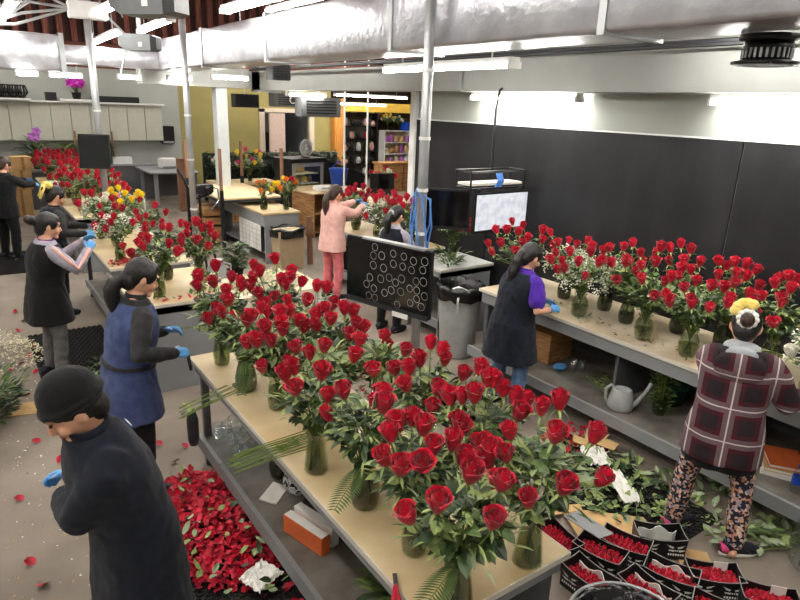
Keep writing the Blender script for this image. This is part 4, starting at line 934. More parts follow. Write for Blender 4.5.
    def eyebrows(s,m='hair'):
        b=MB()
        for e in (1,-1): b.tube([(e*.016,.0915,.034),(e*.032,.0905,.039),(e*.048,.083,.034)],[.003,.0038,.002],6)
        b.build('eyebrows',M[m],s.t,True,M=s.head)
    def trousers(s,m,inf=.012,z1=1.0,hem=.02,gather=0):
        mb=MB(); k=s.k; s.torso(mb,.80,z1,inf)
        for e in (1,-1):
            h,kn,an=s.leg[e]
            mb.tube([h+V((0,0,.0)),h.lerp(kn,.45),kn,kn.lerp(an,.4),an+V((0,0,hem))],[(.088+inf)*k*s.w**.5,(.078+inf)*k*s.w**.5,(.058+inf)*k,(.057+inf)*k,(.046+inf)*k],14,round_ends=True)
        return fuse('trousers',mb,.012,M[m],s.t,4,.006,11)
    def shoes(s,m='shoe',sole=None,heel=None,toe=0):
        for e in (1,-1):
            an=s.leg[e][2]; k=s.k; b=MB(); yo=Matrix.Translation(V((an.x,an.y,0)))@Matrix.Rotation(R(-8*e+toe),4,'Z')@Matrix.Scale(k*1.05,4)
            b.tube([(0,-.065,.055),(0,-.02,.06),(0,.05,.055),(0,.12,.04),(0,.165,.034)],[.038,.044,.044,.042,.03],12,flat=1,round_ends=True)
            b.tube([(0,-.02,.05),(0,-.02,.10)],[.044,.046],12)
            o=fuse('shoe',b,.009,M[m],s.t,3); o.matrix_basis=yo
            sl=MB(); rs=[]
            for z,g in ((.002,.96),(.012,1),(.026,1.0)):
                rs.append([(g*.044*cos(2*pi*j/20)*(1 if sin(2*pi*j/20)>0 else .88),.045+g*.137*sin(2*pi*j/20),z) for j in range(20)])
            sl.rings(rs).build('sole',M[sole or 'black'],o,True)
            if heel: 
                hb=MB(); hb.ell((0,-.062,.058),(.043,.034,.034)); hb.build('heel_counter',M[heel],o,True)
    def gloves(s,which=(1,-1),curl=.9,m='glove'):
        for e in which:
            mb=MB(); s.hand(mb,e,.0025,curl); S,E,W,fd=s.arm[e]; k=s.k
            mb.tube([W-fd*.05*k,W+fd*.0*k],[.034*k,.031*k],12)
            fuse('glove',mb,.0065,M[m],s.t,2)
    def hair(s,m='hair',style='ponytail',length=.3,side=0,low=.0):
        mb=MB(); mb.ell((0,-.016,.024),(.0845,.090,.102),u=20,w=14); mb.ell((0,-.05,-.025),(.070,.056,.075),u=16,w=10)
        if style!='cap':
            mb.ell((0,.020,.064),(.071,.066,.052),u=18,w=12)
            for e in (1,-1): mb.ell((e*.066,.022,.03),(.022,.045,.05))
        if style=='bun': mb.ell((0,-.13,.03+low),(.048,.045,.045))
        if style=='topbun': mb.ell((0,-.075,.12),(.045,.045,.04))
        if style in('ponytail',):
            up=s.head.to_3x3().inverted()@V((0,0,-1)); up.normalize()
            st=V((0,-.10,.0+low)); pts=[V((0,-.07,.01+low)),st]; 
            for i in range(1,6): t=i/5; pts.append(st+V((side*t,-.075*sin(min(1,t*2.2)*pi/2),0))+up*length*t)
            mb.tube(pts,[.045,.034,.046,.05,.048,.038,.018],10,round_ends=True)
        if style=='long':
            up=s.head.to_3x3().inverted()@V((0,0,-1)); up.normalize()
            mb.tube([V((0,-.05,.0)),V((0,-.075,0))+up*.08,V((0,-.075,0))+up*length],[.08,.075,.05],12,flat=.6,round_ends=True)
        mb.v=[tuple(s.head@V(p)) for p in mb.v]
        return fuse('hair',mb,.009,M[m],s.t,3,.003,26)
    def top(s,m,name='jacket',hem=.78,neck=1.44,inf=.018,frac=1.0,flare=0,sl=None,wr=.008):
        mb=MB(); s.torso(mb,hem,neck,inf,flare); s.arms(mb,(sl if sl is not None else inf*.75),frac); return fuse(name,mb,.012,M[m],s.t,4,wr)
    def vest(s,m,name='apron',hem=.6,neck=1.425,inf=.034,flare=.06,front=0,wr=.007):
        mb=MB(); s.torso(mb,hem,neck,inf,flare,front=front,n=13); return fuse(name,mb,.012,M[m],s.t,4,wr)
    def collar(s,m,r=.072,z=1.44,h=.05,name='collar'):
        mb=MB(); rs=[]; k=s.k
        for zz,rr_ in ((z-.025,r+.012),(z+h*.5,r),(z+h,r+.003),(z+h,r-.010),(z,r-.01)):
            c=s.bend((0,.004,zz)); up=(s.bend((0,0,zz+.01))-s.bend((0,0,zz))).normalized(); f=up.cross(V((1,0,0)))
            rs.append([tuple((c+V((1,0,0))*rr_*cos(2*pi*j/24)+f*rr_*sin(2*pi*j/24))*k) for j in range(24)])
        return mb.rings(rs).build(name,M[m],s.t,True)
    def strap(s,m,z=1.05,inf=.05,name='apron_tie'):
        mb=MB(); s.torso(mb,z,z+.02,inf,n=3); return mb.build(name,M[m],s.t)
    def ext(s,p): return (Matrix.Translation(s.t.location)@Matrix.Rotation(s.rz,4,'Z'))@V(p)
# 1 man in black beanie
p=Body('person in black beanie and long navy jacket looking down, nearest at the lower left',(.40,2.50),186,1.72,13,1.08,-4,26,hands=[(.17,2.84,1.10),(.17,2.72,1.08)],hint=(.2,-.4,-1),hint2=(.15,.5,-.7)).body()
p.trousers('blackcloth'); p.shoes(); p.top('navy','jacket',.50,1.47,.040,1.0,.01,.032); p.collar('navy',.078,1.44,.06)
p.hair('hair','cap'); p.eyebrows(); p.gloves((1,-1))
mb=MB(); mb.ell((0,-.020,.048),(.094,.106,.104),u=28,w=18); 
mb.tube([(.0+.092*cos(a)*1.0,-.016+.104*sin(a),.034+.018*sin(a)) for a in [2*pi*j/24 for j in range(25)]],.014,8)
mb.v=[tuple(p.head@V(q)) for q in mb.v]; fuse('beanie',mb,.008,M['knit'],p.t,3,.002,30)
BX((-.02,-.012,0),(.02,.012,.003)).build('white_logo',M['paper'],p.t,M=Matrix.Translation(p.bend((.03,-.137,1.40))*p.k)@Matrix.Rotation(R(55),4,'X'))
# 2 person in blue vest
p=Body('person in blue canvas vest over charcoal sweater with black ponytail, trimming a stem',(.74,4.22),6,1.72,10,1.06,-4,20,hands=[(1.06,3.99,1.1),(1.08,4.25,1.18)]).body()
p.trousers('blackcloth'); p.shoes(); p.top('charcoal','sweater',.74,1.45,.018,1.0); p.vest('bluevest','vest',.62,1.42,.032,.05); p.collar('charcoal',.066,1.43,.05); p.strap('charcoal',1.0,.045)
p.hair('hair','ponytail',.24,low=-.03); p.eyebrows(); p.gloves()
w=MB(); MB().tube([(1.1,4.52,1.16),(1.26,4.44,1.18),(1.38,4.38,1.2)],.004,5)
t=thing('leafy_cutting','leafy pale stem held in blue gloves by the person in the blue vest','stem',(1.16,4.21,1.19))
MB().tube([(-.13,.06,-.01),(0,0,0),(.17,-.06,.02)],.004,5).build('stalk',M['stem'],t)
w=MB(); rr=random.Random(4)
for k in range(12): w.leaf((.04+.012*k,-.015-.004*k,.005),(rr.uniform(-.2,1),rr.uniform(-1,1),rr.uniform(-.3,.6)),(0,0,1),.07,.035,k%2)
w.build('leaf',[M['leafl'],M['leafm']],t)
t=thing('pruning_knife','small dark pruning knife in the right glove of the person in the blue vest','knife',(1.08,3.97,1.03)); MB().tube([(0,0,.05),(.01,0,-.02),(.015,0,-.06)],.012,8).build('handle',M['rubber'],t,True)
# 3 person with striped sleeves
p=Body('person in lavender sleeves, long black apron and grey trousers with blue gloved hands raised',(.50,6.60),12,1.66,6,1.12,-10,10,hands=[(.93,6.5,1.36),(.96,6.75,1.38)],stance=.12).body()
p.trousers('greytrouser'); p.shoes(); p.top('lavender','sweater',.9,1.45,.018,1.0); p.vest('blackcloth','apron',.64,1.42,.034,.08); p.collar('purple',.066,1.43,.03,'purple_collar'); 
p.hair('hair','bun'); p.eyebrows(); p.gloves()
mb=MB(); mb.ell((0,-.155,.035),(.038,.035,.04)); mb.build('brown_hair_bun',M['hairb'],p.t,True,M=p.head)
st=MB()
for e in (1,-1):
    S,E,W,fd=p.arm[e]; off=V((e*.046,0,.022))
    st.tube([S+V((e*.05,0,.045)),S.lerp(E,.5)+off*1.12,E+off,E.lerp(W,.5)+off*.9,W+off*.7],[.018,.02,.02,.019,.015],8,round_ends=True)
st.build('pink_sleeve_stripe',M['pinkfleece'],p.t,True)
# 4 person with yellow bow
p=Body('person in dark vest with yellow hair bow, behind the person with lavender sleeves',(.80,8.72),15,1.64,8,1.08,0,22,hands=[(1.22,8.45,1.08),(1.3,8.8,1.1)]).body()
p.trousers('blackcloth'); p.shoes(); p.top('charcoal','sweater',.8,1.45,.018,1.0); p.vest('navy','vest',.6,1.43,.034,.05); p.collar('charcoal',.07,1.43,.04); p.hair('hair','bun'); p.eyebrows(); p.gloves()
mb=MB(); mb.ell((-.06,-.13,.09),(.065,.03,.04)); mb.ell((.06,-.13,.09),(.065,.03,.04)); mb.ell((0,-.135,.09),(.02,.03,.024)); mb.box((-.05,-.165,-.07),(.0,-.150,.08)); mb.box((.005,-.165,-.09),(.05,-.150,.08))
mb.build('yellow_hair_bow',M['yellowbow'],p.t,True,M=p.head)
# 5 far person in black
p=Body('person all in black with auburn hair at the far left, reaching to the roses',(.5,12.2),32,1.70,6,1.12,0,16,hands=[(1.17,12.62,1.16),(1.1,12.8,1.24)]).body()
p.trousers('blackcloth',.02); p.shoes(); p.top('blackcloth','sweater',.72,1.46,.03,1.0); p.hair('hairb','bun'); p.eyebrows('hairb'); p.gloves()
# 6 person in pink
p=Body('person in pale pink fleece and pink trousers with long ponytail, reaching right',(4.2,7.62),12,1.65,3,1.03,0,12,hands=[(4.76,7.66,1.36),(4.76,7.86,1.38)],stance=.06).body()
p.trousers('pinktrouser',.014); p.shoes(sole='sole'); p.top('pinkfleece','fleece',.76,1.46,.034,1.0,.03,.022); p.collar('pinkfleece',.074,1.43,.05); p.hair('hairb','ponytail',.3); p.eyebrows(); p.gloves()
mb=MB(); k=p.k; mb.rings([[((-.15+.0*z)*k,.17*k,z*k),(.15*k,.17*k,z*k),(.15*k,.19*k,z*k),(-.15*k,.19*k,z*k)] for z in (.45,.7,.82)]); mb.build('black_apron',M['blackcloth'],p.t)
# 7 person behind the television
p=Body('person in dark vest with white hair tie, behind the large television',(4.2,6.12),20,1.58,6,1.0,-5,18,hands=[(4.62,6.1,1.1),(4.6,6.4,1.1)]).body()
p.trousers('knit',.014); p.shoes(); p.top('lavender','shirt',.8,1.46,.016,1.0); p.vest('navy','vest',.6,1.42,.032,.05); p.collar('hoodgrey',.07,1.43,.04); p.hair('hair','ponytail',.26); p.eyebrows(); p.gloves()
mb=MB()
for j in range(8): a=2*pi*j/8; mb.ell((.026*cos(a),-.108,.0+.026*sin(a)),(.018,.018,.018),u=8,w=6)
mb.build('white_hair_tie',M['hoodgrey'],p.t,True,M=p.head)
# 8 person in purple
p=Body('person in purple polo shirt, black apron and jeans with long black ponytail',(4.0,3.80),-2,1.60,11,1.18,-4,22,hands=[(4.30,3.55,1.03),(4.50,3.80,.985)],hint=(.45,-.6,-.8),hs=1.17).body()
p.trousers('jeans',.018); p.shoes(); p.top('purple','polo_shirt',.72,1.46,.024,.36,sl=.024); p.vest('navy','apron',.56,1.43,.038,.07); p.collar('purple',.072,1.43,.045,'polo_collar'); p.hair('hair','ponytail',.46,side=-.02); p.eyebrows(); p.gloves()
# 9 person in plaid
p=Body('person in maroon plaid hoodie and floral leggings seen from behind at the wall bench',(3.78,1.66),27,1.63,9,1.12,-3,22,hands=[(4.3,1.46,1.04),(4.24,1.84,1.04)],stance=.2,step=-.05,hint=(.45,-.3,-.9)).body()
p.trousers('floral',.016); p.shoes('shoe','sole','pinkshoe',-50); p.top('blackcloth','undershirt',.64,1.3,.026,.3); p.top('plaid','plaid_hoodie',.70,1.45,.042,1.0,.03,.038,wr=.006)
mb=MB(); k=p.k
for zz,ry,rz in ((0,0,0),):
    c=p.bend((0,-.15,1.34)); mb.ell(tuple(c*k),(.155*k,.06*k,.11*k),u=20,w=12); c=p.bend((0,-.09,1.42)); mb.ell(tuple(c*k),(.145*k,.09*k,.055*k),u=20,w=12)
fuse('hood',mb,.012,M['plaid'],p.t,3,.005)
mb=MB(); c=p.bend((0,-.06,1.455)); mb.ell(tuple(c*k),(.115*k,.095*k,.05*k),u=20,w=12); c=p.bend((0,-.15,1.425)); mb.ell(tuple(c*k),(.10*k,.035*k,.05*k),u=20,w=12); fuse('hood_lining',mb,.011,M['hoodgrey'],p.t,3,.004)
p.hair('hair','cap'); p.eyebrows()
mb=MB(); mb.ell((0,-.115,.02),(.04,.04,.045)); mb.build('hair_bun',M['hairb'],p.t,True,M=p.head)
mb=MB()
for j in range(10): a=2*pi*j/10; mb.ell((.042*cos(a),-.10,.03+.042*sin(a)),(.02,.02,.02),u=8,w=6)
mb.build('white_hair_tie',M['paper'],p.t,True,M=p.head)
mb=MB()
for j in range(5): a=R(65+28*j); mb.ell((-.012+.055*cos(a),-.085,.07+.055*sin(a)),(.034,.028,.032),u=10,w=7)
mb.build('yellow_hair_ribbon',M['yellowbow'],p.t,True,M=p.head)
# ---------------------------------------------------------------- floor clutter
def mat_rug(label,x,y,w,d,rz):
    t=thing('floor_mat',label,'mat',(x,y,.001),rz); b=MB(); n=int(w/.055); m=int(d/.055)
    b.box((-w/2,-d/2,0),(w/2,d/2,.006)); b.build('mat_base',M['rubber'],t)
    g=MB()
    for i in range(n):
        for j in range(m):
            x0=-w/2+w*(i+.5+(j%2)*.5)/n; y0=-d/2+d*(j+.5)/m
            if x0>w/2-.02: continue
            q=[(x0+.024*cos(a),y0+.024*sin(a),.018) for a in [k*pi/3 for k in range(6)]]; q2=[(x0+.018*cos(a),y0+.018*sin(a),.018) for a in [k*pi/3 for k in range(6)]]
            r1=[(a,b_,.006) for a,b_,_ in q]; r2=[(a,b_,.006) for a,b_,_ in q2]
            g.rings([r1,q,q2,r2],cap=False)
    g.build('honeycomb_ribs',M['rubber'],t); return t
mat_rug('black honeycomb rubber mat under the heap of red petals',.92,3.2,.95,1.5,0)
mat_rug('black honeycomb rubber mat under the leaf litter beside the plaid hoodie',3.72,2.45,.8,1.5,0)
mat_rug('black rubber mat under the person with lavender sleeves',.75,7.2,.8,1.6,0)
mat_rug('black rubber mat at the feet of the person all in black',.55,11.9,.9,1.6,0)
def petal_heap(name,label,loc,rx,ry,h,n,mats,seed,size=.045,flat=False,cat='petals'):
    b=MB(); rr=random.Random(seed)
    for k in range(n):
        a=rr.uniform(0,6.28); q=rr.random()**.55; x,y=rx*q*cos(a),ry*q*sin(a); z=.006+h*(1-q*q)*rr.random()**.5
        b.leaf((x,y,z),(rr.uniform(-1,1),rr.uniform(-1,1),rr.uniform(-.2,.5)),(rr.uniform(-.6,.6),rr.uniform(-.6,.6),1),size*rr.uniform(.7,1.3),size*rr.uniform(.8,1.1)*(1 if not flat else .55),rr.randrange(len(mats)),droop=rr.uniform(-.6,.2),fold=rr.uniform(.1,.5),n=3)
    return tag(b.build(name,mats,loc=loc),label,cat,kind='stuff')
petal_heap('rose_petals','heap of fallen red rose petals beside the front bench',(1.04,3.52,.02),.36,.68,.13,1700,[M['rose'],M['rose2'],M['rose']],21)
petal_heap('fallen_leaves','green leaves mixed into the heap of red petals',(1.02,3.35,.1),.34,.75,.06,60,[M['leafl'],M['leafd'],M['leafl'],M['leafs']],22,.07,True,'leaves')
petal_heap('fallen_petals','red petals scattered under the front bench at the left',(1.3,2.9,.004),.22,.5,.02,120,[M['rose2'],M['rose']],23)
petal_heap('leaf_litter','pale and dark green leaf litter on the floor left of the plaid hoodie',(3.78,2.5,.02),.46,.72,.04,430,[M['leafl'],M['leafm'],M['leafd'],M['leafl'],M['leafs']],24,.075,True,'leaves')
petal_heap('leaf_litter','leaf litter under the right end of the wall bench',(4.3,1.75,.004),.3,.5,.03,150,[M['leafl'],M['leafm'],M['leafs']],25,.08,True,'leaves')
petal_heap('rose_petals','dark red petals among the leaf litter by the wall bench',(4.02,2.95,.02),.34,.3,.05,130,[M['rose2']],26)
petal_heap('leaf_litter','dark leaf litter and twigs along the feet of the benches behind the blue vest',(.95,6.0,.004),.3,.9,.05,420,[M['leafd'],M['leafm'],M['leafs']],27,.07,True,'leaves')
petal_heap('leaf_litter','leaf litter with petals around the foot of the television pole',(3.3,4.6,.004),.5,.9,.04,420,[M['leafd'],M['rose2'],M['leafs'],M['leafm']],28,.06,True,'leaves')
petal_heap('floor_debris','pale crumbs and scraps strewn over the concrete at the left',(.1,4.2,.0),.7,2.6,.002,520,[M['paper'],M['leafs'],M['card']],29,.014,False,'debris')
petal_heap('bench_petals','red petals and leaf scraps on the petal strewn bench',(1.4,7.45,.902),.22,.14,.01,40,[M['rose'],M['leafm'],M['rose2']],30,.045,False,'petals')
petal_heap('bench_petals','fallen petal and leaf scraps on the grey panelled workbench',(1.6,5.86,.902),.3,.1,.006,14,[M['leafm'],M['rose2']],31,.045,False,'petals')
petal_heap('leaf_scraps','dry leaf scraps on the wall bench top',(4.62,3.2,.902),.16,1.4,.006,70,[M['leafm'],M['leafs'],M['wood']],32,.045,True,'leaves')
# countable petals on the bare concrete
pt=MB(); pt.leaf((0,0,.004),(1,0,.1),(0,0,1),.055,.05,0,droop=-.4,fold=.35,n=4); pt.leaf((.004,.01,.008),(.8,.5,.2),(0,0,1),.045,.04,0,droop=-.5,fold=.4,n=4)
pm=pt.mesh('petal',[M['rose2']]); pm2=pt.mesh('petal',[M['rose']])
for k,(x,y) in enumerate([(.17,3.0),(.02,3.75),(.05,3.55),(.35,5.45),(.2,5.3),(.52,5.3),(.40,4.55),(.12,7.0),(.22,7.15),(.3,6.8),(.1,6.5),(.2,6.3),(.35,7.6),(.3,8.2),(.36,8.6),(.28,9.0),(1.03,4.75),(1.05,4.45),(1.1,4.25),(1.2,4.6),(1.25,4.0),(.28,4.9),(.02,4.5),(.5,9.6),(.3,7.3)]):
    o=link('rose_petal',pm if k%3 else pm2,None,True,loc=(x,y,.001)); o.rotation_euler=(0,0,k*2.1); o.scale=(1+.25*sin(k),1.1,1.2)
    tag(o,'loose red rose petals lying singly on the bare concrete floor at the left','petal','single petals on the left floor')
def flat(name,label,cat,pts,z,m,th=.006):
    b=MB(); b.rings([[(x,y,z) for x,y in pts],[(x,y,z+th) for x,y in pts]]); return tag(b.build(name,M[m]),label,cat)
flat('cardboard_piece','square tan cardboard piece on the left floor behind the black beanie','cardboard',[(.02,5.92),(.28,5.86),(.36,6.1),(.1,6.16)],.001,'card')
flat('cardboard_piece','large flattened cardboard sheet behind the rose boxes','cardboard',[(3.05,2.1),(3.5,1.75),(3.62,2.0),(3.2,2.4)],.02,'card')
flat('cardboard_piece','torn cardboard strip lying over the flattened sheet by the near bench corner','cardboard',[(3.05,2.36),(3.3,2.28),(3.34,2.34),(3.1,2.44)],.032,'card')
flat('cardboard_piece','torn brown cardboard in the leaf litter nearest the wall shelf','cardboard',[(4.02,2.86),(4.1,2.62),(4.22,2.66),(4.2,2.78),(4.28,2.8),(4.2,2.98)],.09,'card')
flat('cardboard_piece','small brown cardboard scrap left of the torn cardboard in the litter','cardboard',[(3.92,2.9),(3.98,2.76),(4.06,2.8),(4.02,2.98)],.085,'card')
flat('cardboard_piece','yellowish cardboard corner between the rose boxes and the floral leggings','cardboard',[(3.42,1.6),(3.58,1.34),(3.66,1.4),(3.62,1.5),(3.68,1.56),(3.56,1.7)],.004,'card')
flat('paper_sheet','grey paper flap beside the leftmost rose box','paper',[(2.98,2.2),(3.0,1.92),(3.12,1.9),(3.12,2.18)],.16,'grey')
def crumple(label,loc,w,d,seed,h=.05,rz=0):
    rr=random.Random(seed); n=12; b=MB(); vs=[];fs=[]
    for i in range(n+1):
        for j in range(n+1):
            x=w*(i/n-.5); y=d*(j/n-.5); vs.append((x+rr.uniform(-.006,.006),y+rr.uniform(-.006,.006),.004+h*abs(noise.noise(V((i*.45+seed,j*.45,0))))+rr.uniform(0,.006)))
    for i in range(n):
        for j in range(n): a=i*(n+1)+j; fs.append((a,a+n+1,a+n+2,a+1))
    b.add(vs,fs); o=b.build('crumpled_paper',M['paper'],M=TM(loc,rz)); s=o.modifiers.new('t','SOLIDIFY'); s.thickness=.003
    return tag(o,label,'paper')
crumple('square crumpled white paper on the heap of red petals',(1.10,2.84,.08),.2,.18,3,.05,.4)
crumple('long crumpled white paper by the leaf litter, right of the corner bouquet',(3.74,2.28,.07),.42,.13,5,.06,R(57))
crumple('white paper piece behind the single leaning rose',(3.92,2.66,.06),.26,.2,7,.08,R(57))
t=thing('rose_cutting','long leafy cuttings lying on the floor at the feet of the plaid hoodie','cuttings',(4.1,1.42,.004),R(-20))
w=MB(); rr=random.Random(9)
for k in range(5): w.tube([(-.35,-.08+.05*k,.02),(0,-.1+.04*k,.03+.01*k),(.3,-.16+.07*k,.015)],.004,5)
w.build('stalk',M['stem'],t); w=MB()
for k in range(46): w.leaf((rr.uniform(-.35,.35),rr.uniform(-.12,.14),rr.uniform(.02,.07)),(rr.uniform(-1,1),rr.uniform(-1,1),.2),(0,0,1),.09,.045,k%3)
w.build('leaf',[M['leafl'],M['leafm'],M['leafs']],t)
# black rose boxes on the floor
def emblem(b,x,z,s,y,M_=None):
    for e in (1,-1):
        b.add([(x+e*.012*s,y,z),(x+e*.075*s,y,z+.022*s),(x+e*.05*s,y,z+.004*s),(x+e*.055*s,y,z-.002*s),(x+e*.02*s,y,z-.016*s)],[(0,1,2,3,4)],0,M_)
    for k in range(7): b.add([(x+(-.052+.015*k)*s,y,z-.042*s),(x+(-.042+.015*k)*s,y,z-.042*s),(x+(-.042+.015*k)*s,y,z-.028*s),(x+(-.052+.015*k)*s,y,z-.028*s)],[(0,1,2,3)],0,M_)
boxm=mat('black_printed_box',(24,23,24),.45,var=.1)
rimm=mat('box_rim',(150,148,146),.6,var=.05)
def rosebox(label,clabel,x,y,rz,L=.29,W=.165,H=.16,sticker=False,paper=False,tilt=0,full=True):
    t=thing('flower_box',label,'box',(x,y,.004),rz,'black rose boxes on the floor'); t.rotation_euler=(tilt,0,rz)
    n=9; b=MB(); rim=MB(); hw=lambda s,u: H*(1-.12*s*(1-(2*u-1)**2))
    for (a,c,sc) in (((-L/2,-W/2),(L/2,-W/2),1),((L/2,-W/2),(L/2,W/2),.5),((L/2,W/2),(-L/2,W/2),1),((-L/2,W/2),(-L/2,-W/2),.5)):
        lo=[];hi=[]
        for i in range(n):
            u=i/(n-1); px,py=a[0]+(c[0]-a[0])*u,a[1]+(c[1]-a[1])*u; fl=1.04; lo.append((px,py,0)); hi.append((px*fl,py*fl,hw(sc,u)))
        o1=[(p[0]*.98,p[1]*.98,p[2]) for p in hi]; o0=[(p[0]*.98,p[1]*.98,.004) for p in lo]
        vs=lo+hi+o1+o0; fs=[]
        for i in range(n-1):
            for r in range(3): fs.append((r*n+i,r*n+i+1,(r+1)*n+i+1,(r+1)*n+i))
        b.add(vs,fs); rim.tube(hi,.0032,5)
    b.box((-L/2,-W/2,0),(L/2,W/2,.004)); b.build('box_body',boxm,t); rim.build('box_rim',rimm,t)
    e=MB()
    for s,mm in ((-1,Matrix.Identity(4)),(1,Matrix.Rotation(pi,4,'Z'))):
        sl=Matrix.Translation((0,-W/2-.004,0))@Matrix.Rotation(R(-4),4,'X')
        emblem(e,-.08,H*.48,1,-.003,mm@sl); emblem(e,.09,H*.48,1,-.003,mm@sl)
        inner=Matrix.Translation((0,W/2-.002,0))@Matrix.Rotation(R(-4),4,'X'); emblem(e,-.08,H*.62,.8,-.0,mm@inner); emblem(e,.08,H*.62,.8,-.0,mm@inner)
    e.build('printed_emblem',M['paper'],t)
    if sticker: BX((.02,W/2-.012,H*.62),(.10,W/2-.007,H*1.0)).build('white_sticker',M['paper'],t)
    if paper:
        q=MB(); q.rings([[(-L*.42+L*.84*i/10,W*.32-.02*sin(i*.9)+o,zz+.012*sin(i*1.3)) for i in range(11)] for o,zz in ((0,.02),(.0,.125),(.006,.125),(.006,.02))],cap=False,closed=False); q.build('paper_liner',M['paper'],t)
    if full: 
        c=MB(); rr=random.Random(int(x*1000)); 
        nx,ny=8,4
        for i in range(nx):
            for j in range(ny):
                cx=(-.43+.86*(i+.5)/nx)*L+rr.uniform(-.006,.006); cy=(-.44+(.70 if paper else .88)*(j+.5)/ny)*W; cz=.092+rr.uniform(0,.02)
                for k in range(6):
                    a=k*2.4+rr.uniform(0,1); r=.004+.0026*k
                    c.leaf((cx+r*cos(a),cy+r*sin(a),cz-.012-.002*k),(cos(a)*.35,sin(a)*.35,1),(cos(a),sin(a),.2),.03,.032,k%2,droop=-.25,fold=.5,n=3)
        c.box((-L*.46,-W*.45,.006),(L*.46,W*.45,.08),1)
        o=c.build('rose_heads',[M['rose'],M['rose2']]); o.matrix_basis=Matrix.Translation((x,y,.004))@Matrix.Rotation(rz,4,'Z')@Matrix.Rotation(tilt,4,'X')
        tag(o,clabel,'roses',group='packed roses in the boxes',kind='stuff')
    return t
BXS=[(2.82,2.10,-98,'leftmost black rose box, half hidden behind the clear corner vase',0,0,1),
(2.72,1.76,-88,'black rose box beside the bin liner, lined with white paper',0,1,1),
(2.95,1.87,-76,'full black rose box second from the left in the back row',0,0,1),
(3.15,1.83,-70,'full black rose box in the back row below the paper flap',0,0,1),
(3.42,1.76,-40,'closed looking black box at the back with white strip, beside the pink shoe heel',0,1,0),
(2.92,1.51,-90,'full black rose box, middle of the front row, white paper edge',0,1,1),
(3.16,1.51,-68,'black rose box with long white paper edge beside the cardboard corner',0,1,1),
(3.37,1.36,-42,'upright black rose box with white sticker, second from the right',1,0,1),
(3.46,1.08,-52,'rightmost black rose box with white sticker at the bottom edge',1,0,1),
(3.12,1.18,-66,'black box with white sticker, bottom edge, left of the upright box',1,0,1),
(2.72,1.40,-86,'black rose box beside the bin rim at the bottom edge',0,0,1)]
for x,y,a,l,s,pp,f in BXS: rosebox(l,'red roses in the '+l.replace('black ','',1),x,y,R(a),sticker=bool(s),paper=bool(pp),full=bool(f))
# ---------------------------------------------------------------- far end of the hall
# upper cabinets on the back wall
for i in range(9):
    x=.70+.46*i; t=thing('wall_cabinet','grey green upper wall cabinet, %s'%['first at the left picture edge','second from the left picture edge','third from the left, above the orchid plant','fourth from the left','fifth from the left, left of the white pole','behind the white pole','third from the right end','second from the right end','rightmost of the row beside the dispenser'][i],'cabinet',(x,18.8,1.55),0,'upper wall cabinets')
    MB().box((0,-.12,0),(.455,.19,.95)).build('cabinet_body',M['cab'],t)
    MB().box((.004,-.15,.01),(.449,-.122,.94)).build('door',M['cab'],t,bevel=.004)
tag(BX((-3,18.55,2.505),(4.9,18.98,2.54)).build('cabinet_cornice',M['white']),'pale top board running along the upper wall cabinets','board')
BX_=lambda lo,hi,m,n,l,c,g=None: tag(BX(lo,hi).build(n,M[m]),l,c,g)
BX_((2.3,18.5,2.545),(3.05,18.95,2.60),'white','storage_tray','white tray on the cabinets under the magenta orchid','tray')
BX_((3.1,18.6,2.545),(4.25,18.95,2.70),'black','storage_case','long black case on top of the cabinets right of the orchid','case')
BX_((2.02,18.65,2.541),(2.26,18.9,2.75),'black','storage_bin','small black bin on the cabinets beside the magenta orchid','bin')
BX_((.3,18.4,2.545),(1.66,18.9,2.58),'white','display_board','white board on the cabinets under the dark round baskets','board')
for k,(x,y) in enumerate([(.85,18.6),(1.0,18.75),(1.15,18.6),(1.32,18.72),(1.48,18.6)]):
    t=thing('wire_basket','row of dark round baskets on top of the cabinets at the far left','basket',(x,y,2.585),0,'dark baskets on the cabinets')
    w=MB()
    for j in range(12): a=j*pi/6; w.tube([(.06*cos(a),.06*sin(a),.01),(.15*cos(a),.15*sin(a),.14),(.10*cos(a),.10*sin(a),.30)],.014,5)
    for z,r in ((.012,.07),(.14,.155),(.3,.105)): w.tube([(r*cos(j*pi/8),r*sin(j*pi/8),z) for j in range(17)],.014,5)
    w.build('basket_wire',M['black'],t)
def potted(label,x,y,z,hh,rad,fl=None,n=70,pot='black',leafL=.3,wd=.2,fn=10,mats=None,cat='potted plant'):
    t=thing('potted_plant',label,cat,(x,y,z)); rr=random.Random(int(abs(x*77+y*13)))
    MB().lathe([(.09,0),(.12,.16),(.13,.17),(.11,.17),(.09,.05)],16).build('pot',M[pot],t,True)
    b=MB()
    for k in range(n):
        a=rr.uniform(0,6.28); z0=.15+rr.random()*hh*.6; r=rad*.35*rr.random(); b.leaf((r*cos(a),r*sin(a),z0),(cos(a),sin(a),rr.uniform(.2,1.5)),(0,0,1),leafL*rr.uniform(.7,1.2),leafL*wd,rr.randrange(2),droop=.5)
    b.build('leaf',mats or [M['leafd'],M['leafm']],t)
    if fl:
        f=MB(); s=MB()
        for k in range(fn):
            a=rr.uniform(0,6.28); r=rad*.4*rr.random(); p=V((r*cos(a),r*sin(a),.15+hh*rr.uniform(.8,1.05)))
            for j in range(5): f.leaf(p,(cos(j*1.257),-.25,sin(j*1.257)),(0,-1,.2),.12,.10,0,n=3)
            s.tube([(0,0,.1),tuple(p)],.006,4)
        f.build('blossom',M[fl],t); s.build('flower_stalk',M['stem'],t)
    return t
potted('magenta orchid in dark pot on top of the grey cabinets',2.72,18.62,2.60,.28,.5,'magenta',20,fn=34,leafL=.16)
